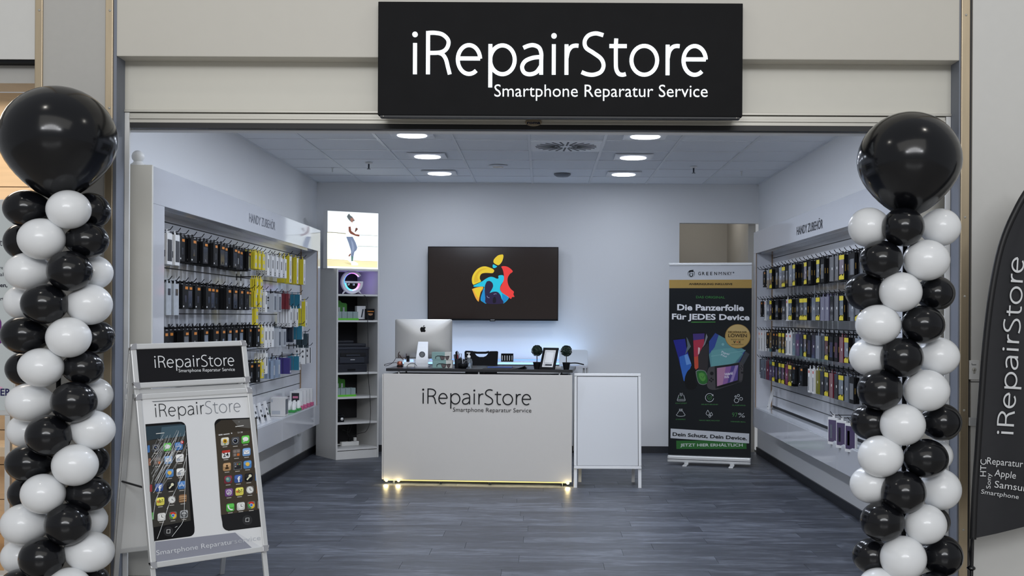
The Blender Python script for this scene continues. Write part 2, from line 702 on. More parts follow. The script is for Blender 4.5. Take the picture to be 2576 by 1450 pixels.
for nm, bx in (('baseboard_left', (XL, XL + 0.014, YF + 0.1, YB, 0, 0.075)), ('baseboard_right', (XR - 0.014, XR, YF + 0.1, YB, 0, 0.075)), ('baseboard_back', (XL, DX, YB - 0.014, YB, 0, 0.075))):
    struct(nm, MB().box(*bx), basem, 'dark skirting board along the %s wall' % nm.split('_')[1], 'skirting')

# suspended ceiling: every tile and every bar of the grid
ce = struct('ceiling', MB().box(XL, XR, YF + 0.12, YB, 3.0, 3.06), tilem, 'suspended ceiling of square white mineral tiles', 'ceiling')
gx = [XL] + [-1.995 + 0.625 * i for i in range(7)] + [XR]
gy = [YF + 0.12] + [YB - 0.625 * i for i in range(10, -1, -1) if YB - 0.625 * i > YF + 0.2]
tm = MB().box(-0.3005, 0.3005, -0.3005, 0.3005, 0, 0.016).mesh('ceiling_tile', tilem, bevel=0.003)
VENT = (3, None)
for i in range(len(gx) - 1):
    for j in range(len(gy) - 1):
        w, d = gx[i + 1] - gx[i], gy[j + 1] - gy[j]
        cx, cy = (gx[i] + gx[i + 1]) / 2, (gy[j] + gy[j + 1]) / 2
        if abs(cx - 0.19) < 0.1 and abs(cy - 9.96) < 0.2:
            VENT = (cx, cy)
            continue
        if abs(w - 0.625) < 0.01 and abs(d - 0.625) < 0.01:
            o = bpy.data.objects.new('ceiling_tile', tm)
        else:
            o = bpy.data.objects.new('ceiling_tile', MB().box(-w / 2 + 0.012, w / 2 - 0.012, -d / 2 + 0.012, d / 2 - 0.012, 0, 0.016).mesh('ceiling_tile', tilem, bevel=0.003))
        COL.objects.link(o)
        o.parent = ce
        o.location = (cx, cy, ZC + 0.004 + R.random() * 0.002)
for x in gx[1:-1]:
    MB().box(x - 0.012, x + 0.012, gy[0], YB, ZC, ZC + 0.006).box(x - 0.002, x + 0.002, gy[0], YB, ZC + 0.006, ZC + 0.03).build('grid_bar', tbar, ce)
for y in gy[1:-1]:
    MB().box(XL, XR, y - 0.012, y + 0.012, ZC + 0.001, ZC + 0.0055).build('grid_bar', tbar, ce)
MB().box(XL, XL + 0.02, gy[0], YB, ZC - 0.002, ZC + 0.02).box(XR - 0.02, XR, gy[0], YB, ZC - 0.002, ZC + 0.02).box(XL, XR, YB - 0.02, YB, ZC - 0.002, ZC + 0.02).build('edge_bar', tbar, ce)

# ------------------------------------------------------------------ shop front
Y0, Y1 = 6.32, 6.45
JL, JR = -2.327, 2.262
fb = XZ(0, Y0, 0)
bh = struct('wall_bulkhead', MB().box(JL, JR, Y0, Y1 + 0.2, 2.905, 4.3), bulkm, 'broad off-white bulkhead above the shop entrance, behind the black sign', 'wall', bevel=0.004)
struct('wall_fascia', MB().box(JL - 0.02, JR + 0.02, Y1, Y1 + 0.07, 2.632, 2.93), facade, 'recessed off-white fascia strip under the bulkhead', 'wall')
struct('wall_lintel', MB().box(JL - 0.3, JR + 0.3, Y1 + 0.075, Y1 + 0.16, 2.535, 3.1), wall_w, 'inner lintel above the shop entrance', 'wall')
t1 = struct('trim_1', MB().box(JL, JR, Y1 - 0.012, Y1 + 0.06, 2.622, 2.636).box(JL + 0.027, JR - 0.03, Y1 - 0.002, Y1 + 0.06, 2.565, 2.618)
            .box(JL + 0.027, JR - 0.03, Y1 - 0.010, Y1, 2.585, 2.60), steel, 'aluminium end profile of the roller shutter', 'trim', bevel=0.002)
MB().box(JL + 0.03, JR - 0.03, Y1, Y1 + 0.06, 2.537, 2.565).build('rubber_seal', seal, t1)
pz = Pl((0, Y1 - 0.012, 0), (1, 0, 0), (0, 0, 1))
bx, bz = pz.px(1342, 308)
bd = MB()
bd.prism(pz, [(bx + 0.046 * math.cos(2 * PI * i / 28), bz + 0.022 * math.sin(2 * PI * i / 28)) for i in range(28)], -0.004, 0.003)
bdo = bd.build('badge', M('badge_gold', (178, 164, 140), 0.3, 0.6), t1)
c = Canvas(pz, 0.0035)
c.text('roma', (1326, 312.5), (1359, 312.5), 8, (28, 34, 60), 0, None, 0.03)
c.build('lettering', bdo)
struct('trim_2', MB().box(JL + 0.001, JL + 0.027, Y1 - 0.004, Y1 + 0.012, 0, 2.62), plast, 'white shutter guide rail at the left jamb', 'trim')
struct('trim_3', MB().box(JR - 0.027, JR - 0.001, Y1 - 0.004, Y1 + 0.012, 0, 2.62), plast, 'white shutter guide rail at the right jamb', 'trim')
# left pillar between the two shops
struct('wall_jamb_left', MB().box(-2.345, JL, Y0 + 0.002, Y1 + 0.03, 0, 4.3), jambm, 'blue-grey left jamb of the shop entrance', 'wall')
struct('trim_4', MB().box(-2.385, -2.344, Y0 - 0.012, Y1 + 0.03, 0, 4.3), brass, 'champagne metal edge strip right of the left pillar', 'trim', bevel=0.003)
struct('wall_pillar_left', MB().box(-2.727, -2.387, Y0, Y1 + 0.06, 0, 4.3), facade2, 'grey pillar panel behind the left balloon column', 'wall')
struct('trim_5', MB().box(-2.768, -2.727, Y0 - 0.012, Y1 + 0.2, 0, 4.3), brass, 'champagne metal edge strip left of the left pillar', 'trim', bevel=0.003)
for n, (tx, k) in enumerate(((-2.364, 0), (-2.748, 0))):
    o_ = bpy.data.objects['trim_4' if n == 0 else 'trim_5']
    for z in (0.4, 1.1, 1.9, 2.62, 3.15):
        q = MB().lathe((tx + 0.004, Y0 - 0.012, z), [(0.007, 0), (0.006, 0.003), (0.0, 0.004)], 10, axis=(0, -1, 0)).build('screw', steel, o_)
# neighbouring shop at the far left
struct('wall_neighbour_top', MB().box(-4.2, -2.77, Y0, Y1 + 0.2, 2.885, 4.3), facade3, 'pale bulkhead of the neighbouring shop at the far left', 'wall')
struct('trim_6', MB().box(-4.2, -2.77, Y0 + 0.01, Y1 + 0.1, 2.868, 2.885), blackm, 'dark joint under the neighbouring bulkhead', 'trim')
struct('wall_neighbour_strip', MB().box(-4.2, -2.77, Y1 - 0.05, Y1 + 0.2, 2.77, 2.868), facade2, 'grey strip over the neighbouring shop window', 'wall')
oak = M('oak_panel', (214, 186, 150), 0.45, vary=0.18, scale=9, stretch=(0.25, 1, 3.5))
oak2 = M('oak_floor', (196, 160, 116), 0.4, vary=0.15, scale=8, stretch=(0.3, 3, 1))
nw = struct('wall_neighbour_oak', MB().box(-4.6, -2.60, 7.9, 8.0, 0, 3.0), M('oak_joint', (120, 96, 66), 0.6), 'oak panelled wall inside the neighbouring shop', 'wall')
z = 0.0
while z < 3.0:
    MB().box(-4.6, -2.60, 7.885, 7.9, z + 0.003, min(z + 0.233, 3.0)).build('panel', oak, nw)
    z += 0.236
struct('wall_neighbour_side', MB().box(-2.66, -2.60, Y1 + 0.2, 7.9, 0, 3.0), beige, 'side wall of the neighbouring shop behind the pillar', 'wall')
struct('floor_neighbour', MB().box(-4.6, -2.66, Y1, 7.9, -0.05, 0.0), oak2, 'light wooden floor of the neighbouring shop', 'floor')
struct('trim_7', MB().box(-4.2, -2.77, Y0 + 0.02, Y1, 0.0, 0.07), plast, 'white sill under the neighbouring shop window', 'trim')
l = bpy.data.lights.new('neighbour_lamp', 'AREA')
l.size = 0.8
l.energy = 17
l.color = (1.0, 0.88, 0.74)
o = bpy.data.objects.new('neighbour_lamp', l)
COL.objects.link(o)
o.location = (-3.6, 7.2, 2.95)
# right jamb and the mall wall beyond it
struct('wall_jamb_right', MB().box(JR, 2.270, Y0 + 0.002, Y1 + 0.03, 0, 4.3), jambm, 'blue-grey right jamb of the shop entrance', 'wall')
struct('trim_8', MB().box(2.270, 2.316, Y0 - 0.012, Y1 + 0.03, 0, 4.3), brass, 'champagne metal edge strip right of the entrance', 'trim', bevel=0.003)
for z in (0.35, 1.0, 1.62, 2.05, 3.15):
    MB().lathe((2.293, Y0 - 0.012, z), [(0.007, 0), (0.006, 0.003), (0.0, 0.004)], 10, axis=(0, -1, 0)).build('screw', steel, bpy.data.objects['trim_8'])
wr = struct('wall_mall_right', MB().box(2.316, 4.4, Y0 + 0.02, Y1 + 0.2, 0, 4.3), M('shadow_gap', (58, 58, 60), 0.6), 'pale grey panelled mall wall right of the entrance', 'wall')
for a, b_ in ((0.0, 1.152), (1.156, 4.3)):
    MB().box(2.334, 4.4, Y0, Y0 + 0.02, a, b_).build('panel', facade3, wr, 0.002)
rl = struct('trim_9', MB().box(2.318, 4.4, Y0 - 0.022, Y0, 0.916, 0.962), alu, 'aluminium bumper rail on the mall wall at right', 'trim', bevel=0.003)

# black illuminated shop sign
Ys = 6.265
sp = XZ(0, Ys, 0)
a0, b0 = sp.px(950, 289)
a1, b1 = sp.px(1869, 8.5)
sg = thing('shop_sign', ((a0 + a1) / 2, Ys, b0), 'big black illuminated box sign with white lettering above the entrance', 'sign')
MB().box(a0, a1, Ys, Y0, b0, b1).build('housing', signm, sg, 0.003)
MB().box(a0 + 0.012, a1 - 0.012, Ys + 0.006, Y0, b0 - 0.012, b0).build('lower_rail', M('rail_dark', (44, 45, 48), 0.5), sg, 0.002)
for x in (a0 + 0.03, a1 - 0.03):
    MB().lathe((x, Ys + 0.006, b0 - 0.006), [(0.004, 0), (0.003, 0.003), (0, 0.0035)], 8, axis=(0, -1, 0)).build('screw', steel, sg)
c = Canvas(sp, 0.0005, 0.4, 1.0)
zs = lambda x, y: (920 + x / 2.6286, y / 2.6286)
c.word((313, 492), (2262, 500), 288, (236, 246, 250), 1, zs, 26, 'all', 0.006)
c.build('large_lettering', sg)
c = Canvas(sp, 0.0005, 0.4, 0.95)
c.text('Smartphone Reparatur Service', (851, 640), (2260, 643), 80, (236, 244, 248), 1, zs, -0.006, 0.004)
c.build('small_lettering', sg)

# ------------------------------------------------------------------ ceiling fittings
lens_m = M('led_lens', (236, 242, 255), 0.3, emit=5.0)
ring_m = M('led_ring', (225, 228, 232), 0.3)
ords = ('front', 'middle', 'rear')
first = None
for i, yy in enumerate((9.33, 10.58, 11.83)):
    for k, xx in enumerate((-1.057, 0.818)):
        lab = '%s square recessed LED downlight in the %s row, lit' % (ords[i], ('left', 'right')[k])
        if first is None:
            d = thing('downlight', (xx, yy, ZC), lab, 'downlight', 'downlights in the shop ceiling')
            MB().box(xx - 0.172, xx + 0.172, yy - 0.172, yy + 0.172, ZC - 0.012, ZC + 0.001).build('frame', ring_m, d, 0.002)
            MB().lathe((xx, yy, ZC - 0.012), [(0.116, -0.006), (0.120, -0.002), (0.120, 0.001)], 32).build('lens', lens_m, d)
            first = d
        else:
            dup(first, (xx, yy, ZC), 0, lab)
for o in [x for x in bpy.data.objects if x.name.startswith('shop_led')]:
    o.location.z = ZC - 0.022
# swirl diffuser
vx, vy = VENT
v = thing('ceiling_vent', (vx, vy, ZC), 'square ceiling air diffuser with radial slots between the lights', 'air vent')
MB().box(vx - 0.3, vx + 0.3, vy - 0.3, vy + 0.3, ZC - 0.004, ZC + 0.006).build('plate', M('vent_plate', (244, 246, 248), 0.4), v, 0.002)
q = MB()
for k in range(24):
    a = 2 * PI * k / 24 + 0.06
    inner = 0.10 if k % 2 else 0.055
    dx, dy = math.cos(a), math.sin(a)
    pl = Pl((vx, vy, ZC - 0.004), (dx, dy, 0), (dy, -dx, 0))
    q.obox(pl, inner, 0.262, -0.0075, 0.0075, -0.002, 0.0025)
q.build('slots', seal, v)
dn = P(1253, 418, 11.28)
v = thing('spotlight', (dn.x, 11.28, ZC), 'round recessed spotlight in the ceiling, switched off', 'spotlight')
MB().lathe((dn.x, 11.28, ZC), [(0.055, -0.012), (0.085, -0.008), (0.092, 0.0)], 28).build('ring', ring_m, v)
MB().lathe((dn.x, 11.28, ZC - 0.013), [(0.03, -0.002), (0.055, 0.0)], 20).build('lamp', M('warm_lens', (216, 200, 176), 0.25), v)
v = thing('smoke_detector', (0.195, 11.9, ZC), 'flat grey round smoke detector on the rear of the ceiling', 'detector')
MB().lathe((0.195, 11.9, ZC), [(0.0, -0.03), (0.06, -0.028), (0.085, -0.012), (0.088, 0.0)], 24).build('housing', M('detector_grey', (120, 124, 132), 0.5), v)
for n, (x, y, lab) in enumerate(((-1.67, 11.1, 'pendent fire sprinkler in the left half of the ceiling'), (1.46, 11.28, 'pendent fire sprinkler in the right half of the ceiling'))):
    v = thing('sprinkler', (x, y, ZC), lab, 'sprinkler')
    MB().lathe((x, y, ZC), [(0.028, -0.012), (0.036, 0.0)], 16).build('rosette', plast, v)
    MB().cyl((x, y, ZC - 0.055), (x, y, ZC - 0.01), 0.008, 8).lathe((x, y, ZC - 0.062), [(0.018, 0), (0.018, 0.004)], 12).build('head', chromed, v)
for x, y, lab in ((-2.09, 11.5, 'small metal pin hanging from the left edge of the ceiling'), (1.98, 11.6, 'small metal pin hanging from the right edge of the ceiling')):
    v = MB().cyl((x, y, ZC - 0.045), (x, y, ZC), 0.007, 8).lathe((x, y, ZC - 0.004), [(0.014, 0), (0.014, 0.004)], 10).build('ceiling_pin', alu)
    tag(rebase(v), lab, 'pin')

# ------------------------------------------------------------------ slatwall display cabinets along both side walls
def sbox(mb, x0, x1, *r):
    return mb.box(min(x0, x1), max(x0, x1), *r)


CN, CFAR = 6.65, 11.68
groovem = M('groove_black', (26, 27, 31), 0.45)


def cabinet(sg, Xf, Xw, Xb, side):
    t = thing('display_cabinet', (Xf, CN, 0.0), 'long white slatwall display cabinet with goods on the %s wall' % side, 'cabinet')
    zt, zo, zl, zb = 2.352, 2.137, 0.60, 0.405
    B = lambda *r: sbox(MB(), *r)
    B(Xf, Xw, CN + 0.021, CFAR, zo, zt).build('top_fascia', lam, t, 0.003)
    n = 3
    for i in range(n):
        a, b = CN + 0.02 + (CFAR - CN - 0.02) * i / n, CN + 0.02 + (CFAR - CN - 0.02) * (i + 1) / n
        B(Xf, Xw, a + 0.001, b - 0.001, zb, zl).build('bottom_fascia', lam, t, 0.003)
    B(Xf, Xw, CN - 0.004, CN + 0.02, 0.0, zt + 0.004).build('end_panel', creamp, t, 0.002)
    B(Xf, Xf - sg * 0.03 if False else Xf + (Xw - Xf) * 0.1, CN + 0.02, 6.87, zl, zo).build('front_stile', lam, t, 0.002)
    B(Xf, Xw, 11.55, CFAR, zl, zo).build('far_stile', lam, t, 0.002)
    e = 0.006 if Xb > Xf else -0.006
    B(Xb - e * 1.6, Xb, 11.543, 11.55, zl, zo).build('wooden_edge', woodedge, t)
    B(Xf + e, Xf, 11.545, 11.552, zl, zo).build('wooden_edge', woodedge, t)
    B(Xb + e * 2, Xw, CN + 0.02, 11.55, zl, zo).build('back_board', groovem, t)
    z = zl + 0.03
    pitch = 0.0975
    while z < zo - 0.02:
        for a, b in ((CN + 0.02, 9.08), (9.082, 11.543)):
            B(Xb, Xb + e * 2, a, b, z, min(z + pitch - 0.008, zo)).build('slat', lamd, t)
        z += pitch
    B(Xb, Xf + e, CN + 0.02, 11.543, zl, zl + 0.006).build('ledge', M('ledge_gloss', (206, 210, 216), 0.06), t)
    B(Xb, Xf + (Xb - Xf) * 0.3, CN + 0.02, 11.543, zo - 0.012, zo).build('top_panel', lam, t)
    return t


cabL = cabinet(-1, -2.24, XL + 0.022, -2.41, 'left')
cabR = cabinet(1, 2.12, XR - 0.022, 2.285, 'right')
pL = Pl((-2.24, 0, 0), (0, 1, 0), (0, 0, 1))
pR = Pl((2.12, 0, 0), (0, -1, 0), (0, 0, 1))
c = Canvas(pL, 0.001, 0.4)
c.text('HANDY ZUBEHÖR', (627, 558.6), (692, 580), 22.5, (96, 100, 112), 1, None, -0.004)
c.build('lettering', cabL)
c = Canvas(pR, 0.001, 0.4)
c.text('HANDY ZUBEHÖR', (2004.5, 592), (2070, 574), 20.5, (36, 38, 46), 1, None, 0.008)
c.build('lettering', cabR)
# white ball on the left cabinet
bp_ = P(347, 418, 6.73)
v = thing('ball_ornament', (bp_.x, 6.73, 2.356), 'white ball on a round foot on top of the left cabinet end', 'ornament')
MB().lathe((bp_.x, 6.73, 2.356), [(0.042, 0.0), (0.042, 0.012), (0.03, 0.02), (0.024, 0.03)], 24).build('foot', plast, v)
MB().ball((bp_.x, 6.73, 2.356 + 0.058), 0.036, 24, 14).build('ball', plast, v)
v = thing('wall_socket', (XL, 11.9, 0.34), 'white double socket low on the left wall beside the bookcase', 'socket')
MB().box(XL, XL + 0.012, 11.82, 11.98, 0.27, 0.35).build('plate', plast, v, 0.003)
for yy in (11.86, 11.94):
    MB().lathe((XL + 0.012, yy, 0.31), [(0.024, 0.0), (0.022, 0.002), (0.018, -0.004)], 14, axis=(1, 0, 0)).build('insert', plast, v)

# ------------------------------------------------------------------ hanging goods
orange = M('label_orange', (206, 126, 38), 0.45)
yellow = M('card_yellow', (214, 196, 40), 0.45)
gold = M('foil_gold', (176, 140, 62), 0.4)
whitec = M('card_white', (222, 222, 222), 0.4)
greyc = M('card_grey', (172, 176, 182), 0.4)
ink = M('print_ink', (34, 36, 42), 0.4)
blis = M('blister_grey', (104, 112, 124), 0.12, coat=0.3)
blisg = M('blister_smoke', (60, 66, 76), 0.12, coat=0.15)
blisd = M('blister_dark', (52, 57, 66), 0.15, coat=0.3)
KINDS = {}


def quad(y0, y1, z0, z1, x=0.0008):
    return MB().box(x - 0.0012, x, y0, y1, z0, z1)


def kind(name, w, h, t, body, parts=(), spine=None, tab=True):
    b = MB().box(-t, 0, -w / 2, w / 2, -h - 0.02, -0.018)
    if tab:
        b.box(-t / 2 - 0.001, -t / 2 + 0.001, -0.014, 0.014, -0.018, 0.008)
    ps = []
    for nm, mb, m in parts:
        ps.append((nm, mb.mesh(nm, m)))
    if spine:
        s = MB()
        for sg in (-1, 1):
            y = sg * w / 2
            for a, e in spine[1]:
                s.box(-t * 0.62, -t * 0.38, min(y, y + sg * 0.0006), max(y, y + sg * 0.0006), a, e)
        ps.append((spine[0], s.mesh(spine[0], spine[2])))
    KINDS[name] = (b.mesh(name, body, bevel=0.0), ps, t)


def cells(spec):
    m = MB()
    for s in spec:
        m.box(-0.0004, 0.0010, *s)
    return m


kind('black_orange', 0.115, 0.150, 0.021, blackm, [('label', quad(-0.006, 0.046, -0.047, -0.030), orange), ('picture', cells([(-0.015, 0.022, -0.130, -0.085)]), blisd), ('mark', cells([(-0.046, -0.03, -0.160, -0.150)]), whitec)])
kind('black_window', 0.105, 0.145, 0.021, blackm, [('label', quad(-0.008, 0.042, -0.046, -0.030), orange), ('window', cells([(-0.040, 0.040, -0.158, -0.054)]), blisg), ('mark', cells([(-0.005, 0.008, -0.15, -0.135)]), whitec)])
kind('yellow_card', 0.075, 0.125, 0.014, yellow, [('picture', cells([(-0.02, 0.02, -0.07, -0.04), (-0.025, 0.02, -0.13, -0.10)]), greyc)])
kind('white_card', 0.075, 0.165, 0.020, whitec, [('picture', cells([(-0.012, 0.012, -0.12, -0.05)]), ink)], ('print', [(-0.178, -0.166), (-0.160, -0.148)], ink))
kind('yellow_box', 0.085, 0.235, 0.034, yellow, [('front', quad(-0.041, 0.041, -0.253, -0.02), whitec), ('picture', cells([(-0.006, 0.010, -0.19, -0.06)]).add([(0.0014, y, z) for y, z in ((-0.01, -0.245), (0.015, -0.245), (0.015, -0.22), (-0.01, -0.22))], [(0, 1, 2, 3)]), ink)])
kind('grey_box', 0.12, 0.150, 0.105, greyc, [('window', cells([(-0.035, 0.035, -0.155, -0.04)]), blis)], ('print', [(-0.06, -0.045), (-0.08, -0.07), (-0.145, -0.13)], ink))
kind('red_box', 0.07, 0.135, 0.03, M('box_red', (112, 34, 42), 0.35), [('picture', cells([(-0.015, 0.015, -0.12, -0.06)]), blisd)])
kind('teal_box', 0.07, 0.125, 0.05, M('box_teal', (26, 104, 128), 0.4), [('front', quad(-0.034, 0.034, -0.144, -0.02), whitec), ('picture', cells([(-0.012, 0.012, -0.12, -0.07)]), ink)])
kind('navy_box', 0.07, 0.14, 0.03, M('box_navy', (28, 34, 48), 0.25), [('window', cells([(-0.02, 0.02, -0.13, -0.05)]), blis)])
kind('purple_box', 0.07, 0.14, 0.06, M('box_purple', (58, 50, 112), 0.3), [('mark', cells([(-0.015, 0.015, -0.15, -0.13)]), whitec)])
kind('slate_box', 0.08, 0.135, 0.05, M('box_slate', (46, 62, 70), 0.35), [('picture', cells([(-0.02, 0.02, -0.13, -0.05)]), blisd)])
kind('speaker_box', 0.07, 0.15, 0.05, whitec, [('band', cells([(-0.03, 0.0, -0.168, -0.02)]), ink)], ('print', [(-0.06, -0.04), (-0.11, -0.09)], ink))
kind('clear_pack', 0.08, 0.15, 0.026, M('pack_blue', (140, 156, 178), 0.15, coat=0.3), [('picture', cells([(-0.02, 0.02, -0.14, -0.06)]), greyc)])
kind('cable_box', 0.10, 0.185, 0.032, whitec, [('window', cells([(-0.042, 0.042, -0.185, -0.055)]), ink)], ('print', [(-0.16, -0.12)], ink))
kind('foil_bag', 0.10, 0.19, 0.02, M('bag_foil', (182, 188, 194), 0.2, vary=0.2, scale=30, bump=0.6), [('picture', cells([(-0.02, 0.03, -0.09, -0.05)]), blisd)])
for nm, col in (('mauve', (112, 98, 110)), ('grey', (98, 108, 118)), ('brown', (84, 68, 62)), ('smoke', (62, 66, 72))):
    kind('case_' + nm, 0.115, 0.175, 0.018, blackm,
         [('upper_label', MB().box(-0.0004, 0.0012, -0.057, 0.057, -0.052, -0.02), yellow), ('lower_label', MB().prism(Pl((0, 0, 0), (0, 1, 0), (0, 0, 1)), [(-0.057, -0.194), (0.057, -0.194), (0.057, -0.150), (0.03, -0.172), (0.0, -0.156), (-0.057, -0.17)], -0.0004, 0.0012), yellow),
          ('window', cells([(-0.05, 0.05, -0.155, -0.052)]), M('case_' + nm, col, 0.2, coat=0.3)),
          ('price_tag', MB().box(0.0, 0.0018, 0.02, 0.036, -0.112, -0.094), whitec)], ('foil_line', [(-0.135, -0.085)], gold))
kind('black_gold', 0.115, 0.178, 0.017, blackm, [('window', cells([(-0.045, 0.045, -0.17, -0.06)]), blisd)], ('foil_line', [(-0.13, -0.09)], gold))
for nm, col in (('clear', (112, 119, 130)), ('red', (112, 36, 48)), ('purple', (84, 80, 108)), ('lime', (136, 134, 50)), ('dark', (46, 46, 52))):
    m = M('wallet_' + nm, col, 0.18, coat=0.4)
    kind('wallet_' + nm, 0.11, 0.178, 0.018, m, [('fold', cells([(-0.048, -0.040, -0.19, -0.03)]), m), ('price_tag', MB().box(0.0, 0.0014, 0.01, 0.026, -0.115, -0.097), whitec)])
kind('pen_box', 0.06, 0.185, 0.022, whitec, [('label', quad(-0.012, 0.02, -0.050, -0.030), M('label_red', (198, 70, 40), 0.4)), ('picture', cells([(-0.008, 0.008, -0.19, -0.08)]), ink)])
kind('framed_case', 0.115, 0.195, 0.016, whitec, [('window', cells([(-0.050, 0.050, -0.195, -0.036)]), M('case_violet', (70, 58, 96), 0.25, coat=0.3)), ('picture', cells([(-0.03, -0.005, -0.17, -0.07)]), blis)])

DESC = {
    'black_orange': 'orange-tabbed black box', 'black_window': 'black box with grey window', 'yellow_card': 'small yellow pack', 'white_card': 'slim white pack',
    'yellow_box': 'tall yellow and white box', 'grey_box': 'wide light grey box', 'red_box': 'dark red box', 'teal_box': 'teal box with white front',
    'navy_box': 'dark navy box', 'purple_box': 'purple box', 'slate_box': 'slate coloured box', 'speaker_box': 'white box with black band',
    'clear_pack': 'glossy pale blue pack', 'cable_box': 'white cable box', 'foil_bag': 'silvery foil bag',
    'case_mauve': 'yellow-ended mauve case card', 'case_grey': 'yellow-ended blue-grey case card', 'case_brown': 'yellow-ended brown case card', 'case_smoke': 'yellow-ended smoky case card',
    'black_gold': 'gold-lined black case card', 'wallet_clear': 'clear grey case pack', 'wallet_red': 'dark red case pack',
    'wallet_purple': 'muted purple case pack', 'wallet_lime': 'lime yellow case pack', 'wallet_dark': 'dark grey case pack',
    'pen_box': 'slim white pen box', 'framed_case': 'white framed violet case card',
}
NAME = {'black_orange': 'accessory_box', 'black_window': 'accessory_box', 'yellow_card': 'accessory_pack', 'white_card': 'accessory_pack', 'clear_pack': 'accessory_pack', 'foil_bag': 'foil_bag',
        'cable_box': 'cable_box', 'pen_box': 'pen_box', 'framed_case': 'phone_case_card', 'black_gold': 'phone_case_card', 'wallet_clear': 'phone_case_pack', 'wallet_red': 'phone_case_pack',
        'wallet_purple': 'phone_case_pack', 'wallet_lime': 'phone_case_pack', 'wallet_dark': 'phone_case_pack'}
ORD = ['nearest-to-far-end', 'second', 'third', 'fourth', 'fifth', 'sixth', 'seventh', 'eighth', 'ninth', 'tenth', 'eleventh', 'twelfth', 'thirteenth', 'fourteenth', 'fifteenth', 'sixteenth', 'seventeenth', 'eighteenth', 'nineteenth', 'twentieth']
ORD += ['twenty-' + q for q in ('first', 'second', 'third', 'fourth', 'fifth', 'sixth', 'seventh', 'eighth', 'ninth')] + ['thirtieth']
ORD[0] = 'first'
DEEP = ('frontmost', 'second', 'third', 'fourth', 'fifth', 'sixth')
HANG = []


def package(k, x, y, z, flip, lab, grp):
    body, parts, t = KINDS[k]
    o = bpy.data.objects.new(NAME.get(k, 'phone_case_card' if k.startswith('case') else 'accessory_box'), body)
    COL.objects.link(o)
    o.location = (x, y, z)
    o.rotation_euler = (0, 0, (PI if flip else 0) + R.uniform(-0.05, 0.05))
    tag(o, lab, 'package', grp)
    for nm, me in parts:
        p = bpy.data.objects.new(nm, me)
        COL.objects.link(p)
        p.parent = o
    return o


hm = MB()
hm.tube([(0, 0, 0), (0.150, 0, 0.0), (0.168, 0, 0.004), (0.185, 0, 0.026)], 0.0027, 6)
hm.box(-0.002, 0.004, -0.012, 0.012, -0.03, 0.022)
hook_mesh = hm.mesh('hook', M('hook_black', (30, 31, 36), 0.3, 0.7))


def hang(flip, y, z, k, n, where, ks=None):
    """note a hook with a stack of n packages; k is the front one, ks the kind behind it"""
    HANG.append((flip, y, z, k, n, where, ks))


def hang_all():
    rows = {}
    for h in HANG:
        rows.setdefault((h[0], h[5]), []).append(h)
    for (flip, where), hs in rows.items():
        hs.sort(key=lambda h: (-h[1], -h[2]))
        for i, (f_, y, z, k, n, w_, ks) in enumerate(hs):
            Xb = 2.285 if flip else -2.41
            s = -1 if flip else 1
            o = bpy.data.objects.new('hook', hook_mesh)
            COL.objects.link(o)
            o.location = (Xb, y, z)
            o.rotation_euler = (0, 0, PI if flip else 0)
            tag(o, 'thin black display hook, %s from the far end, %s' % (ORD[i], where), 'hook', 'display hooks, ' + where)
            x = Xb + s * (0.166 - (R.choice((0.0, 0.0, 0.022, 0.045)) if k.startswith('black') else 0.0))
            for d in range(n):
                kk = k if d == 0 or not ks or ks == 'turned' else ks
                t = KINDS[kk][2]
                if s * (x - Xb) - t < 0.004:
                    break
                pk_ = package(kk, x, y + R.uniform(-0.003, 0.003), z, flip, '%s, %s on %s hook from far end, %s' % (DESC[kk], DEEP[d], ORD[i], where), 'hanging goods, ' + where)
                if ks == 'turned':
                    pk_.rotation_euler.z = PI + 0.40
                x -= s * (t + 0.004)


TIER = ('top row', 'second row', 'third row', 'fourth row', 'fifth row')
wl = lambda i: 'left cabinet ' + TIER[i]
wr_ = lambda i: 'right cabinet ' + TIER[i]


def run(y0, y1, st):
    y = y0
    while y < y1 + 1e-6:
        yield y
        y += st


ZL = (2.005, 1.705, 1.415, 1.135)
# left, top row
hang(False, 6.98, ZL[0], 'cable_box', 4, wl(0))
hang(False, 7.13, ZL[0], 'cable_box', 3, wl(0))
for i, y in enumerate(run(7.295, 8.97, 0.167)):
    hang(False, y, ZL[0], 'black_orange' if i in (0, 1) else ('black_window' if i % 4 else 'black_orange'), R.choice((4, 5, 6)), wl(0), 'black_orange')
for y, z in ((9.08, ZL[0]), (9.20, ZL[0]), (9.33, ZL[0])):
    hang(False, y, z, 'yellow_card', 5, wl(0))
for y in (9.13, 9.26):
    hang(False, y, 1.80, 'yellow_card', 3, 'left cabinet upper gap')
for y in run(9.49, 10.14, 0.16):
    hang(False, y, ZL[0], 'white_card', R.choice((3, 4)), wl(0))
for y in (10.32, 10.62, 10.92):
    hang(False, y, ZL[0] + 0.035, 'yellow_box', 3, wl(0))
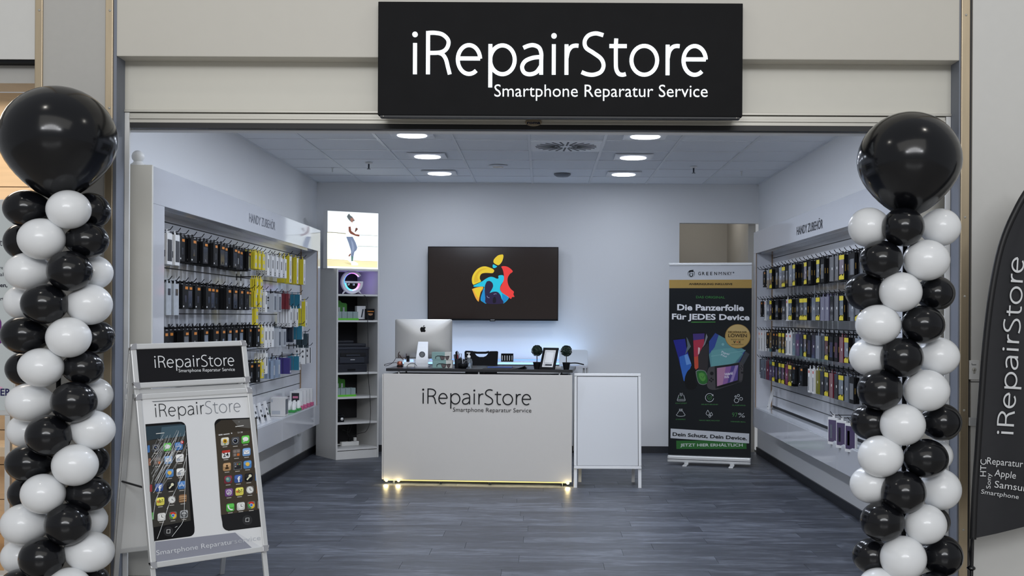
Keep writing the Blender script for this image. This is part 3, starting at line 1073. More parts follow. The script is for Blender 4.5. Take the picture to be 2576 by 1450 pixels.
# second row
hang(False, 6.97, ZL[1], 'foil_bag', 4, wl(1))
hang(False, 7.11, ZL[1], 'foil_bag', 3, wl(1))
for i, y in enumerate(run(7.29, 8.98, 0.169)):
    hang(False, y, ZL[1], 'black_window' if i % 3 == 1 else 'black_orange', R.choice((4, 5, 6)), wl(1), 'black_orange')
for y in (9.10, 9.24):
    hang(False, y, ZL[1], 'yellow_card', 4, wl(1))
hang(False, 9.12, 1.565, 'yellow_card', 2, 'left cabinet middle gap')
hang(False, 9.42, ZL[1], 'white_card', 3, wl(1))
hang(False, 9.74, ZL[1] - 0.01, 'grey_box', 1, wl(1))
hang(False, 9.92, ZL[1] - 0.01, 'grey_box', 1, wl(1))
hang(False, 10.28, ZL[1], 'red_box', 2, wl(1))
hang(False, 10.76, ZL[1], 'teal_box', 2, wl(1))
for y in (10.36, 10.62):
    hang(False, y, 1.575, 'white_card', 5, 'left cabinet middle gap')
hang(False, 11.02, 1.645, 'yellow_box', 3, wl(1))
# third row
for i, y in enumerate(run(6.98, 9.17, 0.168)):
    hang(False, y, ZL[2], 'black_window' if i % 3 == 2 else 'black_orange', R.choice((4, 5, 6)), wl(2), 'black_orange')
hang(False, 9.30, ZL[2], 'yellow_card', 3, wl(2))
for y in (9.42, 9.54, 9.66):
    hang(False, y, ZL[2], 'white_card', 3, wl(2))
hang(False, 9.92, ZL[2] - 0.02, 'grey_box', 1, wl(2))
hang(False, 10.10, ZL[2] - 0.02, 'grey_box', 1, wl(2))
hang(False, 10.44, ZL[2], 'navy_box', 3, wl(2))
hang(False, 10.86, ZL[2], 'teal_box', 3, wl(2))
hang(False, 11.10, 1.34, 'slate_box', 2, 'left cabinet lower gap')
# fourth row
for y in (8.9, 9.04, 9.17):
    hang(False, y, ZL[3], 'black_orange', 4, wl(3))
hang(False, 9.31, ZL[3], 'yellow_card', 4, wl(3))
hang(False, 9.45, ZL[3] + 0.07, 'white_card', 4, wl(3))
for y in (9.72, 9.90):
    hang(False, y, ZL[3], 'clear_pack', 4, wl(3))
hang(False, 10.34, ZL[3], 'purple_box', 2, wl(3))
hang(False, 10.74, ZL[3], 'teal_box', 2, wl(3))
for y in (11.02, 11.24):
    hang(False, y, 1.205, 'speaker_box', 2, 'left cabinet fourth row')

# right cabinet
ZR = (1.965, 1.675, 1.380, 1.110)
seqs = [
    ['black_orange', 'black_orange', 'black_orange', 'wallet_clear', 'case_brown', 'black_gold', 'case_grey', 'wallet_clear', 'case_smoke', 'black_gold', 'wallet_clear', 'case_grey', 'black_gold', 'black_gold', 'case_mauve', 'black_gold', 'black_gold', 'case_grey', 'black_gold', 'black_gold', 'wallet_dark', 'wallet_dark', 'case_mauve', 'black_gold', 'case_smoke', 'black_gold'],
    ['black_orange', 'black_orange', 'pen_box', 'wallet_clear', 'case_mauve', 'black_gold', 'case_smoke', 'black_orange', 'wallet_dark', 'pen_box', 'case_grey', 'black_gold', 'black_gold', 'case_smoke', 'case_grey', 'black_gold', 'wallet_clear', 'case_smoke', 'wallet_purple', 'wallet_purple', 'wallet_dark', 'wallet_dark', 'case_grey', 'black_gold', 'wallet_clear', 'case_smoke'],
    ['pen_box', 'pen_box', 'black_orange', 'black_orange', 'wallet_dark', 'black_orange', 'black_orange', 'case_smoke', 'case_brown', 'pen_box', 'pen_box', 'wallet_clear', 'wallet_purple', 'wallet_dark', 'case_mauve', 'black_gold', 'wallet_dark', 'wallet_clear', 'case_brown', 'case_brown', 'black_gold', 'black_gold', 'wallet_red', 'case_grey', 'black_gold', 'wallet_clear'],
    ['black_orange', 'wallet_clear', 'wallet_clear', 'wallet_red', 'wallet_dark', 'case_smoke', 'black_gold', 'case_grey', 'case_smoke', 'wallet_red', 'case_brown', 'black_orange', 'black_orange', 'black_orange', 'black_orange', 'pen_box', 'pen_box', 'wallet_lime', 'wallet_dark', 'case_smoke', 'wallet_red', 'wallet_dark', 'case_grey', 'wallet_clear', 'case_mauve', 'black_gold'],
]
for r in range(4):
    for i, k in enumerate(seqs[r]):
        y = 11.36 - i * 0.142
        if r == 3 and i in (14,):
            continue
        n = R.choice((2, 3, 3)) if not k.startswith('black') else R.choice((3, 4, 4))
        k = k if k not in ('case_mauve', 'case_grey', 'case_brown', 'case_smoke') or i % 3 else 'black_gold'
        hang(True, y, ZR[r], k, n, wr_(r), 'black_gold' if k.startswith('case') else None)
for y in (8.46, 8.22, 7.98):
    hang(True, y, 0.79, 'framed_case', 1, wr_(4), 'turned')

hang_all()

# goods standing on the ledges
zle = 0.607
for i, (y, a) in enumerate(((9.42, 0.35), (9.60, 0.30), (9.80, 0.25))):
    q = MB().obox(Pl((-2.30, y, zle), (0, 1, 0), (-0.28, a * 0.3, 1)), -0.045, 0.045, 0, 0.17, -0.008, 0)
    v = q.build('leaning_card', whitec)
    tag(rebase(v), ('nearest', 'middle', 'farthest')[i] + ' of three white cards leaning on the left ledge', 'card', 'cards leaning on the left ledge')
    pl = Pl((-2.30, y, zle), (0, 1, 0), (-0.28, a * 0.3, 1))
    MB().obox(pl, -0.02, 0.02, 0.05, 0.07, 0, 0.001).obox(pl, -0.02, 0.02, 0.09, 0.11, 0, 0.001).build('print', ink, v)
v = thing('carton', (-2.32, 10.25, zle), 'plain pale grey carton standing on the left ledge', 'box')
MB().box(-2.385, -2.255, 10.19, 10.31, zle, zle + 0.165).build('box', M('carton_grey', (206, 204, 202), 0.5), v, 0.002)
MB().box(-2.2552, -2.2535, 10.20, 10.29, zle + 0.02, zle + 0.15).build('window', blis, v)
MB().box(-2.38, -2.365, 10.1885, 10.19, zle + 0.125, zle + 0.15).box(-2.372, -2.30, 10.1885, 10.19, zle + 0.02, zle + 0.05).build('print', greyc, v)
for i, y in enumerate((10.66, 10.86)):
    v = thing('sample_tray', (-2.32, y, zle), ('nearer', 'farther')[i] + ' green tray of small white bottles on the left ledge', 'tray', 'green trays on the left ledge')
    MB().box(-2.38, -2.26, y - 0.05, y + 0.05, zle, zle + 0.022).build('tray', M('tray_green', (52, 150, 70), 0.4), v, 0.003)
    for k in range(6):
        bx_, by_ = -2.36 + 0.04 * (k % 3), y - 0.025 + 0.05 * (k // 3)
        o = MB().lathe((bx_, by_, zle + 0.022), [(0.015, 0), (0.015, 0.05), (0.008, 0.06), (0.008, 0.072)], 10).build('bottle', plast, v)
for i, y in enumerate((10.98, 11.14, 11.30, 11.44)):
    v = thing('phone_display', (-2.32, y, zle), '%s white phone holder display with pink foot on the left ledge' % ('nearest', 'second nearest', 'third nearest', 'farthest')[i], 'display', 'phone holder displays on the left ledge')
    MB().box(-2.385, -2.265, y - 0.02, y + 0.02, zle + 0.035, zle + 0.17).build('card', whitec, v, 0.002)
    MB().box(-2.365, -2.295, y - 0.0215, y - 0.02, zle + 0.075, zle + 0.155).build('screen', ink, v)
    MB().box(-2.355, -2.305, y - 0.0225, y - 0.0215, zle + 0.105, zle + 0.125).build('label', M('label_pink', (206, 120, 150), 0.4), v)
    MB().box(-2.385, -2.255, y - 0.03, y + 0.03, zle, zle + 0.035).build('foot', M('foot_pink', (196, 92, 132), 0.4), v, 0.003)
v = MB().obox(Pl((2.19, 11.28, zle), (0, -1, 0), (0.30, 0.12, 1)), -0.045, 0.045, 0, 0.2, -0.008, 0).build('leaning_card', whitec)
tag(rebase(v), 'single white card leaning at the far end of the right ledge', 'card')
pl = Pl((2.19, 11.28, zle), (0, -1, 0), (0.30, 0.12, 1))
MB().obox(pl, -0.03, -0.005, 0.02, 0.03, 0, 0.001).build('print', ink, v)

# ------------------------------------------------------------------ sales counter
ya = math.radians(4)
pc = Pl((-1.4215, 10.30, 0), (math.cos(ya), -math.sin(ya), 0), (0, 0, 1))
CWD = 1.688
frontm = M('counter_front', (206, 202, 196), 0.38, vary=0.012, scale=20)
ct = thing('sales_counter', tuple(pc.pt(CWD / 2, 0, -0.3)), 'white sales counter with black worktop and shop lettering, lit yellow underneath', 'counter')
MB().obox(pc, 0.014, CWD, 0.045, 0.984, -0.02, 0).obox(pc, 0.0, 0.012, 0.045, 0.978, -0.022, -0.002).build('front_panel', frontm, ct, 0.002)
MB().obox(pc, 0.03, 0.05, 0.05, 0.975, -0.42, -0.022).build('side_panel', lamg, ct)
MB().obox(pc, CWD - 0.05, CWD - 0.03, 0.05, 0.975, -0.42, -0.022).build('side_panel', lamg, ct)
MB().obox(pc, 0.05, CWD - 0.05, 0.05, 0.068, -0.42, -0.022).build('bottom_board', lamg, ct)
MB().obox(pc, 0.05, CWD - 0.05, 0.93, 0.975, -0.42, -0.022).build('carcass_top', blackm, ct)
topm = M('worktop_black', (22, 23, 27), 0.3, vary=0.15, scale=30)
MB().obox(pc, 0.035, CWD + 0.004, 1.006, 1.031, -0.72, 0.004).build('worktop', topm, ct, 0.002)
for a in (0.145, 0.86, 1.575):
    MB().tube([pc.pt(a, 0.976, -0.028), pc.pt(a, 1.006, -0.028)], 0.0075, 10).build('standoff', alu, ct)
for a in (0.145, 0.86, 1.575):
    MB().tube([pc.pt(a, 0.976, -0.38), pc.pt(a, 1.006, -0.38)], 0.0075, 10).build('standoff', alu, ct)
for a, cc in ((0.10, -0.06), (0.52, -0.06), (0.96, -0.06), (1.60, -0.06), (0.10, -0.39), (1.60, -0.39)):
    MB().tube([pc.pt(a, 0.0, cc), pc.pt(a, 0.05, cc)], 0.014, 10).build('foot', chromed, ct)
strip = M('led_warm', (255, 226, 132), 0.4, emit=1.3)
MB().obox(pc, 0.02, CWD - 0.02, 0.034, 0.041, -0.016, -0.006).build('led_strip', strip, ct)
for a in (0.04, 0.15, CWD - 0.035):
    MB().ball(tuple(pc.pt(a, 0.030, -0.014)), (0.012, 0.006, 0.008), 12, 8).build('led_lamp', M('led_warm_lamp', (255, 226, 140), 0.4, emit=5.0), ct)
    l = bpy.data.lights.new('counter_led', 'POINT')
    l.energy = 0.6
    l.color = (1.0, 0.82, 0.42)
    l.shadow_soft_size = 0.02
    o = bpy.data.objects.new('counter_led', l)
    COL.objects.link(o)
    o.location = pc.pt(a, 0.018, 0.006)
q = pc.pt(CWD / 2, 0.03, -0.05)
o = area('counter_led_strip', q, q + Vector((0, -0.25, -1)), CWD - 0.1, 0.02, 2.2, (1.0, 0.85, 0.48))
o.rotation_euler = (math.radians(12), 0, -ya)
c = Canvas(pc, 0.0006, 0.35)
zc = lambda x, y: (930 + x / 3.4347, 860 + y / 3.4347)
c.word((456, 536), (1397, 548), 134, (24, 25, 28), 1, zc, 21, 'all', 0.002)
c.build('large_lettering', ct)
c = Canvas(pc, 0.0006, 0.35)
c.text('Smartphone Reparatur Service', (719, 605), (1397, 613), 36, (24, 25, 28), 1, zc, -0.006, 0.002)
c.build('small_lettering', ct)

ZT = 1.031
# all-in-one computer seen from behind
pi_ = XZ(0, 10.66, 0)
zi = lambda x, y: (960 + x / 8.53, 780 + y / 8.53)
ix0, iz1 = pi_.px(994.2, 803)
ix1, iz0 = pi_.px(1137.2, 903)
im = thing('desktop_computer', ((ix0 + ix1) / 2, 10.66, ZT), 'silver all-in-one desktop computer seen from behind on the counter', 'computer')
alum = M('computer_aluminium', (186, 184, 180), 0.42, 0.5, vary=0.02, scale=60)
q = MB()
cxm, czm, hw, hh = (ix0 + ix1) / 2, (iz0 + iz1) / 2, (ix1 - ix0) / 2, (iz1 - iz0) / 2
rings = []


def rr_ring(sx, sz, r, yy, n=6):
    pts = []
    for ax, az, a in ((hw * sx - r, hh * sz - r, 0), (-hw * sx + r, hh * sz - r, 90), (-hw * sx + r, -hh * sz + r, 180), (hw * sx - r, -hh * sz + r, 270)):
        for i in range(n + 1):
            w = math.radians(a + 90 * i / n)
            pts.append((cxm + ax + r * math.cos(w), yy, czm + az + r * math.sin(w)))
    return pts


levels = [(1.0, 0.016, 10.668), (1.0, 0.016, 10.661), (0.985, 0.015, 10.655), (0.9, 0.03, 10.645), (0.7, 0.05, 10.630), (0.45, 0.05, 10.620), (0.2, 0.02, 10.616)]
vs, fs = [], []
for s_, r_, yy in levels:
    vs += rr_ring(s_, s_, r_, yy)
n = 28
for i in range(len(levels) - 1):
    for k in range(n):
        fs.append((i * n + k, (i + 1) * n + k, (i + 1) * n + (k + 1) % n, i * n + (k + 1) % n))
fs.append(tuple(range((len(levels) - 1) * n, len(levels) * n))[::-1])
q.add(vs, fs, 0, True)
q.build('housing', alum, im)
MB().add(rr_ring(0.995, 0.995, 0.015, 10.669), [tuple(range(n))]).build('screen', blackg, im)
ps = XZ(0, 10.585, 0)
p_ = [ps.px(*zi(*t)) for t in ((715, 1205), (1000, 1205), (990, 650), (780, 650))]
st = MB()
N_ = 8
q_ = []
for i in range(N_ + 1):
    t = i / N_
    xa = p_[0][0] + (p_[3][0] - p_[0][0]) * t
    xb = p_[1][0] + (p_[2][0] - p_[1][0]) * t
    zz = ZT + 0.008 + (p_[3][1] - ZT - 0.008) * t
    yy = 10.585 + 0.035 * t ** 2
    q_.append([(xa, yy, zz), (xb, yy, zz), (xb, yy + 0.006, zz), (xa, yy + 0.006, zz)])
vs = [v for r_ in q_ for v in r_]
fs = [(0, 3, 2, 1), (4 * N_, 4 * N_ + 1, 4 * N_ + 2, 4 * N_ + 3)]
for i in range(N_):
    for k in range(4):
        fs.append((4 * i + k, 4 * i + (k + 1) % 4, 4 * i + 4 + (k + 1) % 4, 4 * i + 4 + k))
st.add(vs, fs)
st.box(p_[0][0], p_[1][0], 10.585, 10.77, ZT, ZT + 0.009)
sto = st.build('stand', M('stand_aluminium', (196, 199, 204), 0.4, 0.5, vary=0.02), im, 0.001)
hx, hz = ps.px(*zi(868, 956))
MB().lathe((hx, 10.5855, hz), [(0.0205, 0.0), (0.0265, 0.0025), (0.027, -0.002)], 24, axis=(0, -1, 0)).build('cable_ring', chromed, sto)
MB().prism(XZ(hx, 10.5855, hz), [(0.0208 * math.cos(2 * PI * i / 24), 0.0208 * math.sin(2 * PI * i / 24)) for i in range(24)], -0.003, 0.0012).build('cable_hole', M('hole_grey', (104, 106, 110), 0.4, vary=0.2), sto)
pa = XZ(0, 10.622, 0)
c = Canvas(pa, 0.006, 0.25)
c.px(catmull([(890, 376), (915, 367), (938, 371), (948, 380), (935, 393), (929, 412), (936, 436), (949, 448), (936, 466), (920, 478), (905, 475), (888, 471), (870, 476), (854, 477), (838, 456), (829, 425), (831, 395), (844, 376), (862, 368), (878, 372), (890, 376)], 4)[:-1], (8, 8, 10), 0, zi)
c.px(catmull([(893, 361), (893, 348), (905, 336), (921, 331), (919, 346), (908, 357), (893, 361)], 4)[:-1], (8, 8, 10), 0, zi)
c.build('emblem', im)

# things on the counter
def at_counter(px, py, cc, h=ZT):
    """point of the counter plane pushed back by cc at pixel column px"""
    pl = Pl(pc.pt(0, 0, -cc), pc.u, pc.v)
    a, b = pl.px(px, py)
    return pl.pt(a, 0) + Vector((0, 0, h)), pl


psu = None
tealm = M('box_mint', (128, 160, 156), 0.45)
bone = M('box_bone', (204, 203, 196), 0.45)
lensm = M('lens_tint', (92, 84, 84), 0.3)
for i, (x0, x1, z0, lab) in enumerate(((1075, 1485, 0.0715, 'upper of two mint and white sunglasses boxes on the counter'), (1090, 1516, 0.0, 'lower of two mint and white sunglasses boxes on the counter'))):
    pb = Pl(pc.pt(0, 0, -0.16), pc.u, pc.v)
    a0 = pb.px(*zi(x0, 1100))[0]
    a1 = pb.px(*zi(x1, 1100))[0]
    b0, b1 = ZT + z0, ZT + z0 + 0.070
    o_ = pb.pt((a0 + a1) / 2, b0, -0.035)
    t = thing('sunglasses_box', tuple(o_), lab, 'box', 'sunglasses boxes on the counter')
    am = a0 + (a1 - a0) * 0.68
    MB().obox(pb, a0, am, b0, b1, -0.07, 0).build('mint_carton', tealm, t, 0.0015)
    MB().obox(pb, am, a1, b0, b1, -0.07, 0).build('white_carton', bone, t, 0.0015)
    c = Canvas(pb, 0.0008, 0.4)
    dx, dy = (0, 0) if i == 0 else (28, 168)
    mm = lambda x, y: zi(x + dx, y + dy)
    c.px([(1255, 1000), (1350, 1000), (1345, 1045), (1315, 1075), (1275, 1070)], (96, 86, 86), 1, mm)
    c.px([(1372, 1010), (1448, 1000), (1440, 1045), (1415, 1078), (1385, 1060)], (96, 86, 86), 1, mm)
    for pp in ([(1158, 1052), (1160, 1008), (1200, 990), (1290, 990), (1360, 1002), (1450, 995), (1452, 1010)],):
        c.line(pp, 14, (28, 24, 24), 2, mm)
    c.line([(1252, 998), (1262, 1045), (1290, 1074), (1322, 1074), (1350, 1040), (1356, 1005)], 7, (28, 24, 24), 2, mm)
    c.line([(1368, 1008), (1378, 1050), (1410, 1080), (1438, 1050), (1450, 1000)], 7, (28, 24, 24), 2, mm)
    c.line([(1095, 958), (1230, 958)], 6, (150, 178, 172), 1, mm)
    c.build('print', t)
# pen pot
o_, pl = at_counter(1151, 928, 0.12)
t = thing('pen_pot', tuple(o_), 'black pot full of dark pens and cables on the counter', 'pen pot')
MB().lathe(o_, [(0.026, 0), (0.027, 0.085), (0.024, 0.085), (0.023, 0.01), (0.0, 0.01)], 20).build('pot', blackm, t)
for i in range(9):
    a, r_ = R.uniform(0, 2 * PI), R.uniform(0.004, 0.016)
    b_ = o_ + Vector((r_ * math.cos(a), r_ * math.sin(a), 0.012))
    e_ = o_ + Vector((r_ * 2.2 * math.cos(a) + R.uniform(-.01, .01), r_ * 1.5 * math.sin(a), R.uniform(0.12, 0.155)))
    MB().tube([b_, e_], R.choice((0.004, 0.005)), 8).build('pen', M('pen_red', (140, 40, 56), 0.4) if i == 3 else (blackg if i % 3 else M('pen_grey', (120, 122, 128), 0.4)), t)
MB().tube([o_ + Vector((0.01, -0.005, 0.05)), o_ + Vector((0.016, -0.012, 0.13)), o_ + Vector((0.035, -0.014, 0.13)), o_ + Vector((0.032, -0.02, 0.09))], 0.003, 6).build('cable', blackg, t)
# round black desk toy
o_, pl = at_counter(1165, 929, 0.07)
t = thing('desk_ornament', tuple(o_), 'glossy black round ornament with ears between pen pot and hand sanitizer', 'ornament')
MB().lathe(o_, [(0.024, 0), (0.040, 0.012), (0.046, 0.03), (0.043, 0.042)], 24).build('bowl', blackm, t)
MB().lathe(o_, [(0.044, 0.044), (0.045, 0.048), (0.041, 0.050)], 24).build('band', chromed, t)
MB().lathe(o_, [(0.043, 0.050), (0.040, 0.066), (0.028, 0.080), (0.0, 0.086)], 24).build('dome', blackg, t)
for dx in (-0.022, 0.026):
    MB().ball(o_ + Vector((dx, -0.004, 0.088)), (0.012, 0.008, 0.013), 12, 8).build('ear', blackg, t)
# hand sanitizer
o_, pl = at_counter(1179.5, 927, 0.13)
t = thing('hand_sanitizer', tuple(o_), 'clear hand sanitizer bottle with white pump on the counter', 'bottle')
MB().lathe(o_, [(0.026, 0), (0.030, 0.006), (0.031, 0.055), (0.026, 0.078), (0.014, 0.09), (0.013, 0.098)], 20).build('bottle', M('gel_clear', (196, 206, 214), 0.05, trans=0.85), t)
MB().lathe(o_, [(0.015, 0.096), (0.015, 0.112), (0.006, 0.116), (0.006, 0.132)], 14).lathe(o_, [(0.010, 0.132), (0.010, 0.140)], 12).box(o_.x - 0.020, o_.x + 0.012, o_.y - 0.006, o_.y + 0.006, o_.z + 0.132, o_.z + 0.140).build('pump', plast, t)
# writing mat with a curled corner
pb = Pl(pc.pt(0, ZT, 0), pc.u, (pc.n * -1))
a0 = Pl(pc.pt(0, 0, -0.1), pc.u, pc.v).px(1216, 930)[0]
a1 = Pl(pc.pt(0, 0, -0.1), pc.u, pc.v).px(1322, 930)[0]
vs, fs = [], []
NA, NB = 14, 6
for j in range(NB + 1):
    for i in range(NA + 1):
        a = a0 + (a1 - a0) * i / NA
        cc = -0.04 - 0.24 * j / NB
        k = max(0, (i / NA - 0.72) / 0.28) * max(0, 1 - j / NB * 0.9)
        vs.append(pc.pt(a, ZT + 0.001 + 0.026 * k * k, cc))
for j in range(NB):
    for i in range(NA):
        b_ = j * (NA + 1) + i
        fs.append((b_, b_ + 1, b_ + NA + 2, b_ + NA + 1))
m_ = MB().add(vs, fs, 0, True)
m_.add([Vector(v) + Vector((0, 0, 0.004)) for v in vs], [f for f in fs], 0, True)
rim = [j for j in range(NA + 1)] + [NA + (NA + 1) * j for j in range(1, NB + 1)] + [NB * (NA + 1) + NA - i for i in range(1, NA + 1)] + [(NA + 1) * j for j in range(NB - 1, 0, -1)]
top_ = [Vector(vs[i]) + Vector((0, 0, 0.004)) for i in rim]
bot_ = [Vector(vs[i]) for i in rim]
nr = len(rim)
m_.add(bot_ + top_, [(i, (i + 1) % nr, nr + (i + 1) % nr, nr + i) for i in range(nr)])
v = m_.build('desk_mat', M('mat_black', (26, 28, 33), 0.35))
tag(rebase(v), 'flat black desk mat with a curled right corner on the counter', 'desk mat')
o_, pl = at_counter(1258, 924, 0.2, ZT + 0.006)
v = MB().obox(Pl(o_, pc.u, pc.v), -0.11, 0.11, 0, 0.006, -0.05, 0.05).build('folder', M('folder_blue', (52, 82, 150), 0.4), None, 0.001)
tag(rebase(v), 'thin blue folder lying on the black desk mat', 'folder')
# two small topiary trees
leafm = M('topiary_leaf', (30, 46, 36), 0.5, vary=0.4, scale=300)
stemm = M('topiary_stem', (54, 42, 32), 0.7, vary=0.3, scale=90)
LV = []
for i in range(300):
    z_ = 1 - 2 * (i + 0.5) / 300
    r_ = math.sqrt(1 - z_ * z_)
    w_ = i * 2.39996
    LV.append((r_ * math.cos(w_), r_ * math.sin(w_), z_))
first = None
for px, py, cc, lab in ((1350.5, 930, 0.10, 'small potted ball topiary left of the black picture frame'), (1424.5, 933, 0.06, 'small potted ball topiary right of the black picture frame')):
    o_, pl = at_counter(px, py, cc)
    if first is None:
        t = first = thing('topiary', tuple(o_), lab, 'plant', 'small topiaries on the counter')
        MB().lathe(o_, [(0.024, 0), (0.034, 0.055), (0.036, 0.062), (0.032, 0.062), (0.030, 0.05), (0.0, 0.05)], 4 * 6).build('pot', blackm, t)
        MB().tube([o_ + Vector((0, 0, 0.048)), o_ + Vector((0.001, 0, 0.09)), o_ + Vector((0, 0, 0.13))], 0.004, 8).build('stem', stemm, t)
        q = MB().ball(o_ + Vector((0, 0, 0.163)), 0.040, 16, 10)
        for x, y, z in LV:
            nrm = Vector((x, y, z))
            b_ = o_ + Vector((0, 0, 0.163)) + nrm * R.uniform(0.040, 0.050)
            t1_ = nrm.orthogonal().normalized()
            t2_ = nrm.cross(t1_)
            w_ = R.uniform(0, PI)
            u_ = (t1_ * math.cos(w_) + t2_ * math.sin(w_)) * 0.0085
            w2 = (nrm * 0.8 + (t2_ * math.cos(w_) - t1_ * math.sin(w_)) * 0.6).normalized() * 0.0055
            q.add([b_ - u_, b_ + w2, b_ + u_, b_ - w2], [(0, 1, 2, 3)])
        lv = q.build('foliage', leafm, t)
        lv['kind'] = 'stuff'
    else:
        dup(first, tuple(o_), 0.7, lab)
# picture frame with a card
yw = math.radians(26)
u_ = Vector((math.cos(yw), -math.sin(yw), 0))
n_ = Vector((-math.sin(yw), -math.cos(yw), 0))
ln = math.radians(24)
o_, pl = at_counter(1357, 931, 0.07)
pf = Pl(o_, u_, -n_ * math.sin(ln) + Vector((0, 0, math.cos(ln))))
t = thing('picture_frame', tuple(o_), 'black picture frame with a white card leaning back between the topiaries', 'picture frame')
fw, fh = 0.148, 0.205
q = MB()
for r_ in ((0, fw, 0, 0.02), (0, fw, fh - 0.02, fh), (0, 0.02, 0.02, fh - 0.02), (fw - 0.02, fw, 0.02, fh - 0.02)):
    q.obox(pf, r_[0], r_[1], r_[2], r_[3], -0.008, 0.006)
q.build('frame', blackm, t, 0.001)
MB().obox(pf, 0.018, fw - 0.018, 0.018, fh - 0.018, -0.006, 0.0).build('card', whitec, t)
MB().obox(pf, fw / 2 - 0.02, fw / 2 + 0.02, 0.03, 0.10, -0.05, -0.008).build('strut', blackm, t)
c = Canvas(pf, 0.0008, 0.4)
c.rect(0.034, fw - 0.034, 0.034, 0.05, (60, 62, 68), 0)
c.poly([(0.043 + 0.006 * math.cos(2 * PI * i / 12), 0.042 + 0.006 * math.sin(2 * PI * i / 12)) for i in range(12)], (220, 220, 222), 1)
for a, b, e, f_ in ((0.032, fw - 0.032, 0.168, 0.170), (0.032, fw - 0.032, 0.060, 0.062), (0.032, 0.034, 0.06, 0.17), (fw - 0.034, fw - 0.032, 0.06, 0.17)):
    c.rect(a, b, e, f_, (60, 62, 68), 0)
c.build('print', t)
o_, pl = at_counter(1404, 926, 0.22)
t = thing('card_stack', tuple(o_), 'small stack of white cards behind the right topiary', 'cards')
for k in range(3):
    MB().obox(Pl(o_, pc.u, pc.v), -0.03 + 0.002 * k, 0.028 - 0.001 * k, 0.0065 * k, 0.0065 * k + 0.006, -0.04, 0.02).build('card', whitec, t)
# cable clutter behind the computer
o_, pl = at_counter(1029, 925, 0.3)
t = thing('power_strip', tuple(o_), 'white power strip with plugs on the left end of the counter', 'power strip')
MB().obox(Pl(o_, pc.u, pc.v), -0.05, 0.05, 0, 0.045, -0.05, 0.0).build('body', plast, t, 0.004)
MB().obox(Pl(o_, pc.u, pc.v), -0.026, -0.004, 0.045, 0.10, -0.04, -0.01).build('plug', blackm, t, 0.004)
MB().obox(Pl(o_, pc.u, pc.v), 0.01, 0.035, 0.045, 0.07, -0.04, -0.01).build('plug', plast, t, 0.004)
MB().obox(Pl(o_, pc.u, pc.v), 0.008, 0.04, 0.046, 0.068, -0.008, -0.004).build('indicator', M('led_cool', (150, 180, 255), 0.4, emit=1.2), t)
MB().obox(Pl(o_, pc.u, pc.v), -0.05, -0.03, 0.046, 0.066, -0.008, -0.004).build('indicator', M('led_cool', (150, 180, 255), 0.4, emit=1.2), t)
o_, pl = at_counter(1006, 923, 0.34)
t = thing('copper_gadget', tuple(o_), 'small copper coloured gadget among the cables on the counter', 'gadget')
MB().lathe(o_, [(0.028, 0), (0.028, 0.012)], 16).build('base', blackm, t)
MB().lathe(o_, [(0.020, 0.012), (0.026, 0.024), (0.024, 0.044), (0.014, 0.05)], 16).build('body', M('copper', (170, 104, 84), 0.3, 0.6), t)
loops = [('brown cable loop standing up behind the power strip', [(1003, 900), (1004, 888), (1013, 881), (1021, 885), (1023, 897), (1019, 906), (1011, 903), (1006, 893)], 0.36, (62, 40, 36), 0.0035),
         ('thin black cable curling over the left end of the counter', [(997, 903), (993, 912), (983, 920), (971, 925), (968, 922), (978, 919), (996, 917), (1004, 921)], 0.42, (22, 22, 26), 0.0025),
         ('thin black cable in front of the white power strip', [(1024, 924), (1028, 918), (1036, 915), (1044, 917), (1050, 922)], 0.27, (22, 22, 26), 0.0025)]
for lab, pts, cc, col, r_ in loops:
    pl = Pl(pc.pt(0, 0, -cc), pc.u, pc.v)
    q = [pl.px(*p) for p in catmull(pts, 4)]
    zm = min(b for a, b in q)
    dz = max(0, ZT + r_ - zm)
    v = MB().tube([pl.pt(a, b + dz, 0.02 * math.sin(i * 0.5)) for i, (a, b) in enumerate(q)], r_, 6).build('cable', M('cable_%d' % col[0], col, 0.4))
    tag(rebase(v), lab, 'cable')

# ------------------------------------------------------------------ back desk, chair, stand, television
DY0, DY1, DX0, DX1, DZT = 12.18, 12.74, -1.53, 0.30, 1.018
t = thing('back_desk', ((DX0 + DX1) / 2, 12.45, 0), 'white high desk along the back wall with a blue glowing edge', 'desk')
MB().box(DX0, DX1, DY0, DY1, DZT - 0.03, DZT).build('desktop', M('desk_white', (220, 224, 230), 0.12), t, 0.002)
MB().box(DX0 + 0.02, DX1 - 0.02, DY0 + 0.05, DY0 + 0.07, 0.05, DZT - 0.03).build('front_panel', lamg, t)
for x in (DX0 + 0.01, DX1 - 0.03):
    MB().box(x, x + 0.02, DY0 + 0.02, DY1 - 0.02, 0, DZT - 0.03).build('side_panel', lamg, t)
MB().box(DX0 + 0.02, DX1 - 0.01, DY0 - 0.004, DY0, DZT - 0.024, DZT - 0.006).build('led_edge', M('led_ice', (150, 200, 255), 0.4, emit=1.3), t)
MB().box(DX0 + 0.3, DX1 + 0.1, DY1 - 0.02, DY1 - 0.008, DZT, DZT + 0.008).build('led_strip', M('led_blue', (120, 170, 255), 0.4, emit=0.8), t)
o = area('desk_led', (-0.45, DY1 - 0.12, DZT + 0.02), (-0.45, DY1 + 0.12, DZT + 1), 1.7, 0.10, 1.5, (0.36, 0.58, 1.0))
o = area('desk_led', (0.2, DY1 - 0.2, DZT + 0.02), (0.2, DY1, DZT + 1), 0.5, 0.16, 0.7, (0.42, 0.66, 1.0))
bx_, bz_ = XZ(0, 12.33, 0).px(1260.5, 912)
ex_ = XZ(0, 12.33, 0).px(1291, 912)[0]
t = thing('battery_charger', ((bx_ + ex_) / 2, 12.36, DZT), 'black rack of upright white sticks on the back desk', 'charger')
